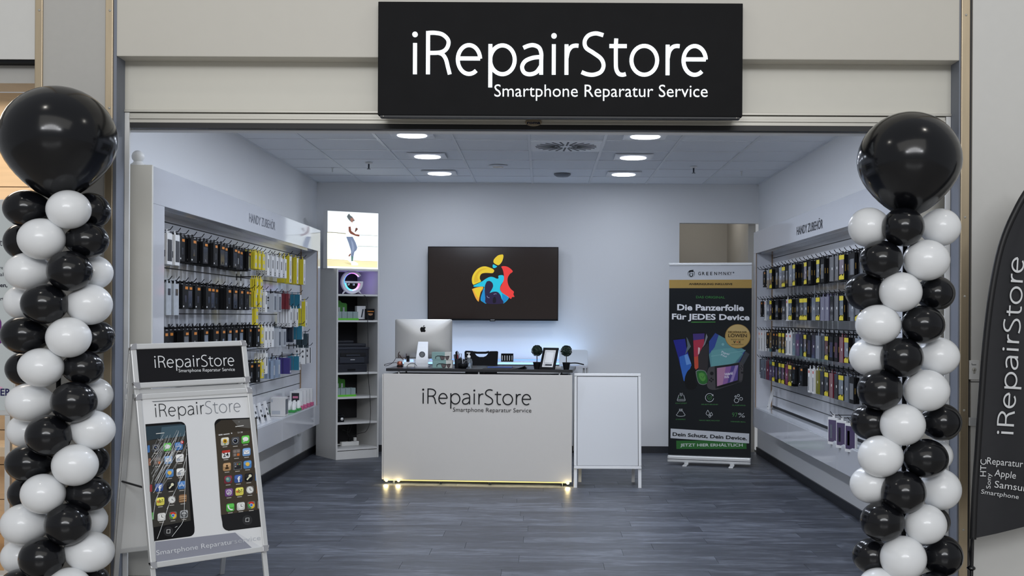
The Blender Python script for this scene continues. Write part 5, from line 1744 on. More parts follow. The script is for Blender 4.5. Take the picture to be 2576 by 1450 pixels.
# gold seal
c.disc(1078, 1140, 186, (150, 118, 58), 5, za, 178, 36)
c.disc(1078, 1140, 178, (190, 158, 94), 6, za, 170, 36)
c.px(ell(1078, 1140, 178, 170, 20, 150, 20), (206, 178, 118), 7, za)
c.text('DIE HÖHLE DER', (940, 1090), (1212, 1090), 24, (50, 36, 16), 8, za, 0.02)
c.text('LÖWEN', (940, 1152), (1212, 1154), 46, (40, 28, 14), 8, za, 0.015)
c.text('BEKANNT AUS DER', (980, 1195), (1170, 1196), 15, (70, 52, 26), 8, za, 0.0)
c.text('V', (1012, 1240), (1052, 1240), 34, (30, 22, 14), 8, za, 0.04)
c.disc(1072, 1224, 9, (190, 50, 44), 8, za)
c.text('X', (1086, 1241), (1124, 1241), 34, (30, 22, 14), 8, za, 0.04)
c.text('GRÜNDER-SHOW', (985, 1266), (1165, 1267), 14, (70, 52, 26), 8, za, 0.0)
# watch and handheld console
c.px(sm([(270, 235), (300, 170), (350, 135), (400, 150), (395, 300), (420, 340), (380, 400), (290, 390), (262, 300)]), (10, 11, 14), 4, zb)
c.px(sm([(400, 175), (430, 155), (500, 160), (535, 190), (558, 270), (550, 320), (500, 345), (440, 325), (412, 250)]), (120, 124, 126), 5, zb)
c.px(sm([(412, 180), (440, 165), (498, 168), (530, 195), (552, 270), (544, 315), (500, 336), (446, 318), (420, 250)]), (44, 106, 48), 6, zb)
c.px(sm([(440, 200), (480, 190), (515, 215), (525, 270), (490, 300), (450, 260)]), (84, 146, 66), 7, zb)
c.line([(470, 235), (490, 262), (512, 225)], 6, (40, 90, 50), 8, zb)
c.px(sm([(545, 190), (560, 140), (600, 115), (800, 90), (960, 58), (995, 75), (1000, 130), (985, 290), (930, 320), (700, 395), (600, 405), (550, 370), (538, 280)]), (72, 70, 72), 5, zb)
c.px([(640, 110), (950, 68), (945, 310), (650, 392)], (30, 30, 34), 6, zb)
c.px([(668, 132), (938, 95), (930, 285), (670, 362)], (142, 98, 158), 7, zb)
c.px([(668, 132), (780, 117), (740, 340), (670, 362)], (178, 130, 160), 8, zb)
c.px([(850, 106), (938, 95), (930, 285), (800, 322)], (86, 70, 138), 8, zb)
c.px([(900, 100), (938, 95), (870, 300), (830, 312)], (150, 130, 178), 9, zb)
c.text('Hybrid', (770, 228), (868, 212), 36, (226, 220, 230), 10, zb, 0.03)
c.text('Pro', (768, 264), (822, 254), 30, (226, 220, 230), 10, zb, 0.03)
c.px([(690, 368), (990, 282), (985, 300), (688, 402)], (52, 54, 56), 6, zb)
c.disc(603, 200, 24, (34, 34, 38), 6, zb)
c.disc(603, 200, 14, (20, 20, 22), 7, zb)
for x, y in ((598, 262), (598, 300), (578, 285), (618, 278)):
    c.disc(x, y, 11, (26, 26, 30), 6, zb)
for x, y in ((976, 105), (976, 145), (964, 128), (988, 120)):
    c.disc(x, y, 7, (26, 26, 30), 6, zb)
c.disc(984, 190, 14, (26, 26, 30), 6, zb)
# pictograms
wh, gn = (206, 210, 212), (74, 138, 76)
c.line([(190, 470), (168, 538), (172, 546), (265, 545), (270, 538), (248, 470)], 5, wh, 2, zb)
c.line([(168, 526), (270, 526)], 4, wh, 2, zb)
c.line([(205, 445), (205, 470), (218, 486), (234, 470), (234, 445)], 5, wh, 2, zb)
c.line([(219, 448), (219, 470)], 5, wh, 2, zb)
c.line([(185, 504), (215, 500)], 4, gn, 2, zb)
c.line(ell(575, 505, 52, 52, 30, 350, 28), 6, wh, 2, zb)
c.px([(600, 470), (624, 464), (622, 490)], wh, 2, zb)
c.line([(550, 488), (575, 478), (602, 488), (600, 515), (576, 540), (552, 515), (550, 488)], 5, gn, 2, zb)
c.line([(562, 505), (573, 516), (590, 498)], 5, gn, 3, zb)
for x, y, r_ in ((914, 540, 28), (972, 520, 18), (938, 478, 14), (903, 491, 10)):
    c.line(ell(x, y, r_, r_, 0, 345, 23), 6, wh, 2, zb, True)
c.line(ell(213, 722, 55, 18, 140, 400, 20), 5, wh, 2, zb)
c.line([(170, 705), (192, 672), (236, 674), (258, 708)], 5, wh, 2, zb)
for x in (196, 208, 220, 232):
    c.line([(x, 645), (x, 668)], 5, wh, 2, zb)
for x, y, s_ in ((553, 695, 1.0), (597, 712, 0.68), (577, 738, 0.5)):
    c.line(catmull([(x, y - 34 * s_), (x - 16 * s_, y - 5), (x - 22 * s_, y + 12 * s_), (x, y + 32 * s_), (x + 22 * s_, y + 12 * s_), (x + 16 * s_, y - 5), (x, y - 34 * s_)], 4), 5, wh, 2, zb)
c.text('97', (857, 746), (925, 750), 54, gn, 2, zb, -0.01)
c.text('%', (936, 752), (1018, 755), 54, wh, 2, zb, -0.01)
for tx, A_, B_ in (('KRATZFEST', (147, 582), (292, 582)), ('SELBSTHEILEND', (472, 596), (682, 598)), ('BLASENFREI', (862, 606), (1026, 610)), ('STOSSFEST', (150, 784), (275, 785)), ('NANO BESCHICHTET', (446, 796), (706, 802)), ('WENIGER MÜLL', (838, 812), (1030, 818))):
    c.text(tx, A_, B_, 13, gn, 2, zb, 0.005)
c.px([(86, 893), (1074, 957), (1072, 1081), (84, 1014)], (196, 199, 204), 3, zb)
c.px([(156, 1046), (1038, 1046), (1040, 1150), (158, 1151)], (48, 104, 50), 2, zb)
c.text('Dein Schutz, Dein Device.', (110, 984), (1046, 1040), 44, (22, 24, 28), 5, zb, 0.028)
c.text('JETZT HIER ERHÄLTLICH', (208, 1118), (992, 1119), 35, (214, 219, 218), 4, zb, 0.015)
c.build('print', t)

# ------------------------------------------------------------------ pavement boards
def bar(mb, pl, a0, a1, b0, b1, c0=-0.012, c1=0.008):
    mb.obox(pl, a0, a1, b0, b1, c0, c1)


def snap_frame(pl, a0, a1, b0, b1, w, parent, back, corner=None):
    for r_ in ((a0, a1, b0, b0 + w), (a0, a1, b1 - w, b1), (a0, a0 + w, b0 + w, b1 - w), (a1 - w, a1, b0 + w, b1 - w)):
        q = MB()
        bar(q, pl, *r_)
        q.build('snap_profile', alu, parent, 0.005)
    MB().obox(pl, a0 + w * 0.7, a1 - w * 0.7, b0 + w * 0.7, b1 - w * 0.7, -0.010, -0.002).build('back_plate', back, parent)
    if corner:
        for x, y in ((a0, b0), (a1, b0), (a0, b1), (a1, b1)):
            sx, sy = (1 if x == a0 else -1), (1 if y == b0 else -1)
            r = w * 1.15
            pts = [(x + sx * r, y)] + [(x + sx * r * (1 - math.cos(k * PI / 10)) - sx * 0.002 * 0, y + sy * r * (1 - math.sin(k * PI / 10))) for k in range(5, -1, -1)] 
            pts = [(x + sx * (r - r * math.sin(k * PI / 12)) - sx * 0.003, y + sy * (r - r * math.cos(k * PI / 12)) - sy * 0.003) for k in range(0, 7)][::-1] + [(x + sx * w, y + sy * r), (x + sx * w, y + sy * w), (x + sx * r, y + sy * w)][::-1][::-1]
            q = MB()
            ar = sum(pts[i - 1][0] * pts[i][1] - pts[i][0] * pts[i - 1][1] for i in range(len(pts)))
            q.prism(pl, pts if ar > 0 else pts[::-1], -0.015, 0.0115)
            q.build('chrome_corner', corner, parent, 0.003)


ang, leanA = math.radians(38), math.radians(12)
u0 = Vector((math.cos(ang), math.sin(ang), 0))
n0 = Vector((math.sin(ang), -math.cos(ang), 0))
v0 = -n0 * math.sin(leanA) + Vector((0, 0, math.cos(leanA)))
u1 = u0 * math.cos(0.022) + v0 * math.sin(0.022)
v1 = v0 * math.cos(0.022) - u0 * math.sin(0.022)
p0 = P(378, 1425, 5.92)
pA = Pl(p0 - v1 * (p0.z / v1.z), u1, v1)
t = thing('pavement_board', (pA.pt(0.32, 0, 0) - n0 * 0.25 + Vector((0, 0, -pA.pt(0.32, 0, 0).z)))[:], 'silver framed A-board with smartphone poster and black header at the left of the entrance', 'A-board')
AW = 0.645
snap_frame(pA, 0.0, AW, 0.205, 1.105, 0.030, t, plast, chrome)
snap_frame(pA, -0.004, AW - 0.006, 1.135, 1.372, 0.030, t, blackm, chrome)
for a in (0.004, AW - 0.03):
    lo = -pA.pt(a, 0, 0).z / v1.z
    MB().obox(pA, a, a + 0.026, lo, 1.36, -0.030, -0.013).build('leg', alu, t, 0.002)
MB().obox(pA, 0.03, AW - 0.03, 1.108, 1.132, -0.03, -0.016).build('cross_bar', alu, t)
# rear half, leaning the other way
top = pA.pt(0, 1.36, -0.035)
vb = (n0 * math.sin(leanA) + Vector((0, 0, math.cos(leanA))))
pAb = Pl(top - vb * (top.z / vb.z), -u0, vb)
hB = top.z / vb.z
snap_frame(pAb, -AW, 0.0, 0.20, 1.10, 0.030, t, plast)
snap_frame(pAb, -AW, 0.0, 1.13, hB, 0.030, t, plast)
for a in (-0.03, -AW + 0.004):
    MB().obox(pAb, a, a + 0.026, 0.0, hB - 0.02, -0.030, -0.013).build('leg', alu, t, 0.002)
for a in (0.01, AW - 0.02):
    f_, g_ = pA.pt(a, 0.62, -0.02), pAb.pt(-a, 0.62, -0.02)
    MB().tube([f_, g_], 0.006, 6).build('stay', chromed, t)
zA = lambda x, y: (280 + x / 2.377, 840 + y / 2.377)
c = Canvas(pA, 0.001, 0.28)
c.rect(0.028, AW - 0.036, 1.160, 1.346, (27, 27, 30), 0)
c.word((260, 205), (737, 191), 72, (226, 228, 230), 2, zA, 23)
c.text('Smartphone Reparatur Service', (402, 231), (738, 223), 20, (226, 228, 230), 2, zA, 0.0)
c.rect(0.028, AW - 0.028, 0.233, 1.077, (226, 227, 228), 0)
c.word((264, 500), (776, 466), 80, (34, 36, 40), 2, zA, 18, 'a')
c.word((264, 500), (776, 466), 80, (110, 114, 122), 2, zA, 14, 'b')
c.px([(240, 405), (830, 372), (832, 378), (250, 410)], (120, 124, 128), 1, zA)
# cracked phone
ph_b, ph_d = (30, 30, 32), (58, 56, 52)
edgeL = lambda y: 205 + (y - 540) * 0.0715
c.px([(203, 542), (400, 527)] + ell(412, 562, 34, 35, 80, 0, 6) + [(470, 860), (497, 1160)] + ell(462, 1180, 35, 34, 0, -80, 6) + [(256, 1242)], (20, 20, 22), 1, zA)
c.px([(205, 556), (400, 541)] + ell(408, 566, 30, 28, 80, 0, 6) + [(440, 600), (212, 640)], (50, 66, 76), 2, zA)
c.px([(212, 640), (445, 612), (474, 1118), (246, 1160)], (62, 60, 56), 2, zA)
c.px([(300, 560), (440, 545), (442, 612), (290, 632)], (74, 96, 108), 3, zA)
c.line([(266, 599), (316, 594)], 4, (226, 226, 222), 4, zA)
# intact phone
c.px(ell(650, 545, 34, 36, 175, 100, 6) + [(868, 501), (897, 1155), (700, 1180)] + ell(698, 1142, 34, 36, 265, 185, 6), (20, 20, 22), 1, zA)
c.px([(622, 600), (872, 575), (893, 1050), (655, 1085)], (70, 62, 52), 2, zA)
c.px([(622, 545), (655, 518), (868, 508), (872, 575), (622, 600)], (60, 54, 46), 2, zA)
c.px([(720, 515), (868, 508), (871, 570), (760, 560)], (92, 90, 86), 3, zA)
c.line([(740, 557), (790, 550)], 4, (228, 228, 224), 4, zA)
c.disc(762, 528, 5, (120, 120, 120), 4, zA)
c.px([(655, 1085), (893, 1050), (897, 1150), (700, 1178), (668, 1160)], (34, 34, 36), 2, zA)
c.disc(812, 1116, 30, (50, 50, 52), 3, zA)
c.disc(340, 1183, 30, (42, 42, 44), 3, zA)
for x, y in ((812, 1114), (340, 1183)):
    c.line([(x - 9, y - 10), (x + 10, y - 12), (x + 9, y + 10), (x - 10, y + 11)], 3.5, (220, 220, 220), 4, zA, True)
c.line([(640, 607), (664, 604)], 7, (200, 200, 200), 4, zA)
c.line([(669, 604), (706, 599)], 6, (196, 196, 196), 4, zA)
c.disc(718, 596, 4, (210, 210, 210), 4, zA)
c.text('21:30', (754, 597), (785, 594), 9, (220, 220, 220), 4, zA, 0.0)
c.text('21:5', (280, 641), (310, 637), 9, (220, 220, 220), 4, zA, 0.0)


def icon(x, y, kd, sz=48, lab=True):
    base = {'flower': (206, 204, 190), 'camera': (70, 72, 76), 'msg': (92, 186, 74), 'blue': (74, 120, 178), 'cal': (236, 236, 234), 'calc': (92, 84, 80), 'mail': (120, 160, 208),
            'tan': (176, 140, 100), 'folder': (44, 44, 48), 'weather': (84, 134, 190), 'white': (214, 214, 212), 'globe': (120, 50, 60), 'fb': (58, 86, 150), 'torch': (26, 26, 28),
            'music': (112, 70, 132), 'ebay': (222, 212, 96), 'clock': (90, 84, 80), 'shelf': (124, 92, 66), 'phone': (84, 176, 74), 'clock2': (200, 200, 198), 'chrome': (96, 92, 86), 'gear': (150, 152, 154)}[kd]
    sk = -0.12
    c.rrect(x, y, sz, sz, 10, base, 4, zA, sk)
    c.rrect(x, y - sz * 0.22, sz * 0.92, sz * 0.44, 9, tuple(min(255, int(b * 1.12 + 14)) for b in base), 5, zA, sk)
    w = (244, 244, 244)
    if kd == 'flower':
        for k in range(8):
            c.disc(x + 9 * math.cos(k * PI / 4), y - 2 + 9 * math.sin(k * PI / 4), 5, (226, 176, 40), 6, zA, n=8)
        c.disc(x, y - 2, 6, (90, 60, 30), 7, zA, n=10)
        c.px([(x - 3, y + 8), (x + 3, y + 8), (x + 2, y + 22), (x - 2, y + 22)], (80, 140, 60), 6, zA)
    elif kd == 'camera':
        c.disc(x, y, 16, (190, 192, 194), 6, zA)
        c.disc(x, y, 13, (22, 24, 30), 7, zA)
        c.disc(x - 3, y - 3, 5, (90, 100, 130), 8, zA)
    elif kd == 'msg':
        c.disc(x, y - 2, 17, w, 6, zA, 13)
        c.px([(x - 12, y + 4), (x - 2, y + 10), (x - 14, y + 17)], w, 6, zA)
    elif kd == 'cal':
        c.px([(x - 24, y - 21), (x + 24, y - 27), (x + 24, y - 12), (x - 24, y - 6)], (190, 60, 50), 6, zA)
        c.text('24', (x - 17, y + 17), (x + 17, y + 13), 24, (24, 24, 26), 6, zA, 0.01)
    elif kd == 'calc':
        for ddx, ddy, cc in ((-10, -8, (140, 130, 124)), (10, -10, (140, 130, 124)), (-10, 12, (140, 130, 124)), (10, 10, (206, 110, 50))):
            c.rrect(x + ddx, y + ddy, 15, 15, 3, cc, 6, zA, sk)
    elif kd == 'mail':
        c.px([(x - 17, y - 8), (x + 17, y - 12), (x + 17, y + 10), (x - 17, y + 14)], w, 6, zA)
        c.line([(x - 16, y - 6), (x + 1, y + 5), (x + 16, y - 10)], 2.5, (120, 140, 170), 7, zA)
    elif kd == 'tan':
        c.disc(x, y - 6, 6, (60, 42, 26), 6, zA)
        c.px([(x - 11, y + 14), (x - 8, y + 3), (x + 8, y + 1), (x + 11, y + 12)], (60, 42, 26), 6, zA)
    elif kd == 'folder':
        for k in range(4):
            c.rrect(x - 12 + 12 * (k % 3), y - 10 + 14 * (k // 3), 9, 9, 2, ((120, 130, 150), (170, 120, 80), (90, 150, 90), (150, 150, 150))[k], 6, zA, sk)
        c.line([(x - 22, y - 19), (x + 22, y - 24), (x + 22, y + 19), (x - 22, y + 24)], 2, (170, 170, 172), 6, zA, True)
    elif kd == 'weather':
        c.disc(x, y - 2, 12, (238, 196, 90), 6, zA)
    elif kd == 'globe':
        c.disc(x, y, 16, (86, 130, 140), 6, zA)
        c.disc(x - 4, y - 3, 8, (150, 190, 170), 7, zA)
    elif kd == 'fb':
        c.text('f', (x - 4, y + 20), (x + 14, y + 18), 33, w, 6, zA, 0.03)
    elif kd == 'torch':
        c.px([(x - 14, y + 12), (x + 2, y - 6), (x + 7, y), (x - 8, y + 18)], (232, 230, 200), 6, zA)
        c.disc(x + 8, y - 9, 9, (232, 230, 200), 6, zA)
    elif kd == 'music':
        c.line(ell(x, y, 15, 15, 0, 345, 20), 3, w, 6, zA, True)
        c.line([(x - 3, y + 6), (x - 3, y - 7), (x + 7, y - 9), (x + 7, y + 4)], 3, w, 6, zA)
        c.disc(x - 5, y + 6, 4, w, 6, zA)
        c.disc(x + 5, y + 4, 4, w, 6, zA)
    elif kd == 'ebay':
        for k, (ch, cc) in enumerate((('e', (200, 50, 50)), ('b', (60, 60, 160)), ('Y', (90, 130, 50)))):
            c.text(ch, (x - 19 + 13 * k, y + 8 - 1.5 * k), (x - 7 + 13 * k, y + 7 - 1.5 * k), 20, (40, 36, 30) if k else cc, 6, zA, 0.01)
    elif kd in ('clock', 'clock2'):
        c.disc(x, y, 21, (236, 236, 232), 6, zA)
        c.line([(x, y - 12), (x, y), (x + 10, y + 3)], 3, (30, 30, 32), 7, zA)
        for k in range(12):
            c.disc(x + 17 * math.cos(k * PI / 6), y + 17 * math.sin(k * PI / 6), 1.6, (40, 40, 42), 7, zA, n=6)
    elif kd == 'shelf':
        for k in (-1, 0, 1):
            c.px([(x - 20, y + 13 * k + 3), (x + 20, y + 13 * k - 2), (x + 20, y + 13 * k + 2), (x - 20, y + 13 * k + 7)], (206, 172, 128), 6, zA)
    elif kd == 'phone':
        c.line(catmull([(x - 13, y - 13), (x - 10, y + 3), (x + 2, y + 13), (x + 14, y + 12)], 4), 8, w, 6, zA)
    elif kd == 'chrome':
        for k, cc in enumerate(((210, 60, 50), (80, 160, 80), (224, 190, 60))):
            c.px([(x, y)] + ell(x, y, 21, 21, 30 + 120 * k, 150 + 120 * k, 10), cc, 6, zA)
        c.disc(x, y, 10, w, 7, zA)
        c.disc(x, y, 8, (70, 120, 200), 8, zA)
    elif kd == 'gear':
        c.line(ell(x, y, 17, 17, 0, 345, 20), 5, (70, 72, 74), 6, zA, True)
        for k in range(3):
            c.line([(x, y), (x + 16 * math.cos(k * 2.094 + 1.57), y + 16 * math.sin(k * 2.094 - 1.57))], 4, (70, 72, 74), 6, zA)
    elif kd == 'blue':
        c.line([(x - 13, y + 12), (x + 1, y - 14), (x + 13, y + 10)], 4, (220, 232, 246), 6, zA)
        c.line([(x - 17, y + 3), (x + 17, y)], 4, (220, 232, 246), 6, zA)
    elif kd == 'white':
        c.line([(x - 15, y + 6), (x, y - 8), (x + 14, y - 14)], 5, (150, 152, 156), 6, zA)
        c.rrect(x - 8, y + 10, 18, 12, 2, (160, 170, 186), 6, zA, sk)
    if lab:
        c.line([(x - 14, y + 34), (x + 14, y + 31)], 4, (190, 186, 180), 5, zA)


for x, y, k in ((678, 645, 'flower'), (740, 642, 'camera'), (801, 633, 'msg'), (684, 722, 'cal'), (747, 714, 'calc'), (807, 708, 'mail'), (690, 797, 'tan'), (753, 791, 'folder'), (813, 783, 'weather'),
                (697, 873, 'globe'), (758, 868, 'fb'), (820, 860, 'torch'), (702, 950, 'music'), (765, 944, 'ebay'), (827, 935, 'clock'), (710, 1040, 'phone'), (773, 1033, 'clock2'), (835, 1026, 'chrome'),
                (265, 684, 'camera'), (334, 678, 'msg'), (402, 673, 'blue'), (274, 762, 'calc'), (340, 755, 'mail'), (408, 745, 'white'), (347, 835, 'weather'), (412, 829, 'white'),
                (285, 920, 'fb'), (355, 912, 'torch'), (419, 906, 'blue'), (292, 1004, 'ebay'), (360, 994, 'clock'), (426, 986, 'shelf'), (299, 1097, 'clock2'), (367, 1088, 'chrome'), (433, 1080, 'gear')):
    icon(x, y, k)
for x, y, k, col in ((852, 630, 0, (110, 150, 186)), (858, 705, 0, (210, 210, 206)), (863, 780, 0, (190, 198, 204)), (868, 856, 0, (84, 126, 180)), (874, 932, 0, (124, 92, 66)), (882, 1022, 0, (150, 152, 154))):
    c.rrect(x + 2, y, 22, 48, 6, col, 4, zA, -0.12)
for x, y, col in ((222, 690, (74, 120, 178)), (228, 768, (150, 110, 90)), (236, 925, (150, 60, 64)), (246, 1092, (92, 170, 84))):
    c.rrect(x, y, 14, 44, 5, col, 4, zA, -0.12)
c.disc(421, 650, 10, (200, 50, 50), 8, zA)
c.text('1', (418, 655), (424, 654), 10, (244, 244, 244), 9, zA, 0.01)
# splinter lines
rc = random.Random(5)
for k in range(34):
    x_, y_ = 440 - 5 * k * 0.9, 548 + 2.2 * k
    L_ = rc.uniform(90, 420)
    sx_ = rc.uniform(0.32, 0.62)
    pts = [(x_ + rc.uniform(-30, 20), y_ + rc.uniform(0, 130))]
    while True:
        q = (pts[-1][0] - L_ / 5 * sx_ + rc.uniform(-4, 4), pts[-1][1] + L_ / 5 * (1.15 - sx_ * 0.5) + rc.uniform(-6, 6))
        if q[0] < edgeL(q[1]) + 6 or len(pts) > 5:
            break
        pts.append(q)
    if len(pts) > 1:
        c.line(pts, rc.choice((0.9, 1.3, 1.8)), rc.choice(((226, 228, 228), (190, 194, 196), (244, 244, 244))), 9, zA)
for pts in ([(448, 690), (445, 800), (436, 960), (432, 1110), (418, 1140), (360, 1215)], [(450, 720), (400, 900), (350, 1000), (290, 1180), (272, 1228)], [(440, 820), (380, 940), (330, 1050)], [(378, 1160), (392, 1152)], [(300, 900), (260, 1010), (246, 1110)]):
    c.line(pts, 2.2, (236, 238, 238), 9, zA)
# bottom band
c.px([(262, 1246), (740, 1190), (850, 1290), (268, 1382)], (146, 148, 160), 1, zA)
c.px([(740, 1190), (762, 1196), (905, 1282), (850, 1290)], (214, 215, 218), 1, zA)
c.text('Smartphone Reparatu', (269, 1326), (711, 1260), 29, (222, 224, 228), 3, zA, -0.004)
c.text('rservice', (714, 1259), (892, 1234), 29, (186, 189, 196), 3, zA, -0.004)
c.build('poster', t)

# empty board beside the counter
lb = math.radians(7)
x0 = 0.281
WB = 0.592
pE = Pl((x0, 10.15, 0), (1, 0, 0), (0, math.sin(lb), math.cos(lb)))
t = thing('pavement_board', (x0 + WB / 2, 10.32, 0), 'white framed A-board with blank shiny sheet beside the sales counter', 'A-board')
whf = M('frame_white', (222, 223, 224), 0.3, vary=0.01)
b0, b1 = 0.165, 1.005
for r_ in ((0, WB, b0, b0 + 0.026), (0, WB, b1 - 0.026, b1), (0, 0.026, b0 + 0.026, b1 - 0.026), (WB - 0.026, WB, b0 + 0.026, b1 - 0.026)):
    q = MB()
    bar(q, pE, *r_)
    q.build('snap_profile', whf, t, 0.005)
MB().obox(pE, 0.02, WB - 0.02, b0 + 0.02, b1 - 0.02, -0.01, -0.001).build('back_plate', M('plate_white', (216, 218, 220), 0.4), t)
MB().obox(pE, 0.026, WB - 0.026, b0 + 0.026, b1 - 0.026, 0.0008, 0.0016).build('blank_sheet', M('sheet_gloss', (214, 216, 219), 0.14, bump=0.25, scale=2.2), t)
q = MB()
for r_ in ((0.026, WB - 0.026, b1 - 0.031, b1 - 0.026), (0.026, WB - 0.026, b0 + 0.026, b0 + 0.029), (0.026, 0.030, b0 + 0.03, b1 - 0.03), (WB - 0.030, WB - 0.026, b0 + 0.03, b1 - 0.03)):
    q.obox(pE, r_[0], r_[1], r_[2], r_[3], 0.0016, 0.0024)
q.build('inner_seal', M('seal_dark', (44, 46, 52), 0.5), t)
for a in (0.0, WB - 0.028):
    MB().obox(pE, a, a + 0.028, 0.0, b0 + 0.02, -0.03, -0.008).build('leg', whf, t, 0.002)
topE = pE.pt(0, b1 - 0.01, -0.02)
vE = Vector((0, -math.sin(math.radians(14)), math.cos(math.radians(14))))
pEb = Pl(topE - vE * (topE.z / vE.z), (-1, 0, 0), vE)
MB().obox(pEb, -WB, 0, 0.30, 0.98, -0.01, 0.0).build('rear_plate', whf, t)
for a in (-0.05, -WB + 0.06):
    MB().obox(pEb, a - 0.028, a, 0.0, 0.98, -0.03, -0.01).build('leg', whf, t, 0.002)

# ------------------------------------------------------------------ balloon columns
whb = M('balloon_white', (238, 240, 242), 0.26, coat=0.25, spec=0.4)
blb = M('balloon_black', (15, 16, 20), 0.17, spec=0.4, coat=0.12)
YC = 5.95
SB = F / YC


def balloon(name, px, py, rx, ry, white, d, Y, label, group, stretch=0.10, squeeze=0.16):
    c = P(px, py, Y)
    s = Y / F
    ax, az = rx * s, ry * s
    ay = (ax + az) / 2
    d = Vector(d).normalized()
    b = MB().ball((0, 0, 0), 1.0, 36, 22)
    vs = []
    for v in b.v:
        v = Vector(v)
        al = v.dot(d)
        if al > 0:
            perp = v - d * al
            v = perp * (1 - squeeze * al * al) + d * al * (1 + stretch * al * al)
            if al > 0.985:
                v = v + d * 0.06 * (al - 0.985) / 0.015
        vs.append((v.x * ax, v.y * ay, v.z * az))
    b.v = vs
    o = b.build(name, whb if white else blb)
    o.location = c
    tag(o, label, 'balloon', group)
    return o


def column(side, big, items, xc, mm, sc):
    grp = 'balloons of the %s balloon column' % side
    bx_, by_, brx, bry = big
    Yb = YC - 0.02
    c0 = P(bx_, by_, Yb)
    o = balloon('balloon', bx_, by_, brx, bry, False, (0, 0, -1), Yb, 'giant glossy black balloon crowning the %s balloon column' % side, None, 0.12, 0.20)
    kn = MB().lathe((c0.x, c0.y, c0.z - bry * Yb / F * 1.16), [(0.02, -0.02), (0.008, -0.004), (0.012, 0.012)], 12).build('knot', blb, o)
    cnt = {}
    od = ['topmost', 'second', 'third', 'fourth', 'fifth', 'sixth', 'seventh', 'eighth', 'ninth', 'tenth', 'eleventh', 'twelfth', 'thirteenth', 'fourteenth']
    names = {'L': 'left side', 'R': 'right side', 'l': 'rear left', 'r': 'rear right', 'c': 'front', 'f': 'front left', 'g': 'front right'}
    for x, y, rx, ry, col, pos in sorted(items, key=lambda q: q[1]):
        px, py = mm(x, y)
        k = (col, pos.lower() if pos in 'fgc' else pos)
        cnt[k] = cnt.get(k, 0) + 1
        dx = (px - xc) / 120.0
        dy_ = {'L': -0.01, 'R': -0.01, 'l': 0.11, 'r': 0.11, 'c': -0.12, 'f': -0.10, 'g': -0.10}[pos]
        d = Vector((-dx, {'L': 0.05, 'R': 0.05, 'l': -0.5, 'r': -0.5, 'c': 1.0, 'f': 1.0, 'g': 1.0}[pos], 0))
        Y = YC + dy_
        lab = '%s %s balloon counted from the top on the %s of the %s balloon column' % (od[cnt[k] - 1], 'white' if col == 'w' else 'black', names[pos], side)
        balloon('balloon', px, py, rx / sc, ry / sc, col == 'w', d, Y, lab, grp)
    base = P(xc, 1000, YC + 0.01)
    v = thing('balloon_pole', (base.x, YC + 0.01, 0), 'thin black pole inside the %s balloon column' % side, 'pole')
    MB().cyl((base.x, YC + 0.01, 0.02), (base.x, YC + 0.01, c0.z - bry * Yb / F), 0.012, 10).build('rod', blackm, v)
    MB().lathe((base.x, YC + 0.01, 0), [(0.17, 0), (0.17, 0.012), (0.02, 0.02)], 24).build('base_plate', blackm, v)


zl_ = lambda x, y: (x / 1.494, 480 + y / 1.494)
left = [(100, 67, 86, 70, 'b', 'L'), (258, 71, 82, 73, 'w', 'g'), (336, 77, 78, 70, 'b', 'r'), (157, 182, 88, 78, 'w', 'f'), (327, 187, 80, 68, 'b', 'R'), (88, 192, 73, 68, 'b', 'l'),
        (105, 305, 85, 72, 'w', 'L'), (262, 302, 84, 76, 'b', 'g'), (348, 308, 75, 66, 'w', 'r'), (168, 425, 87, 76, 'b', 'f'), (335, 428, 85, 77, 'w', 'R'), (88, 420, 72, 66, 'w', 'l'),
        (95, 542, 90, 73, 'b', 'L'), (258, 552, 83, 76, 'w', 'g'), (355, 550, 75, 66, 'b', 'r'), (155, 665, 85, 73, 'w', 'f'), (312, 667, 76, 66, 'b', 'R'), (92, 670, 70, 64, 'b', 'l'),
        (112, 797, 88, 74, 'w', 'L'), (278, 795, 85, 77, 'b', 'g'), (350, 768, 73, 66, 'w', 'r'), (183, 920, 85, 77, 'b', 'f'), (347, 900, 84, 74, 'w', 'R'), (98, 903, 70, 64, 'w', 'l'),
        (110, 1025, 88, 70, 'b', 'L'), (282, 1032, 85, 78, 'w', 'g'), (336, 1015, 73, 66, 'b', 'r'), (163, 1140, 83, 75, 'w', 'f'), (332, 1140, 86, 68, 'b', 'R'), (102, 1140, 70, 66, 'b', 'l'),
        (92, 1255, 88, 78, 'w', 'L'), (255, 1255, 85, 79, 'b', 'g'), (330, 1240, 73, 66, 'w', 'r'), (158, 1382, 85, 78, 'b', 'f'), (336, 1358, 92, 76, 'w', 'R'), (77, 1375, 72, 66, 'w', 'l'),
        (80, 1492, 85, 70, 'b', 'L'), (258, 1494, 84, 76, 'w', 'g'), (336, 1470, 75, 66, 'b', 'r')]
column('left', (147, 352, 143, 134), left, 147, zl_, 1.494)
zr_ = lambda x, y: (2100 + x / 1.1975, 240 + y / 1.1975)
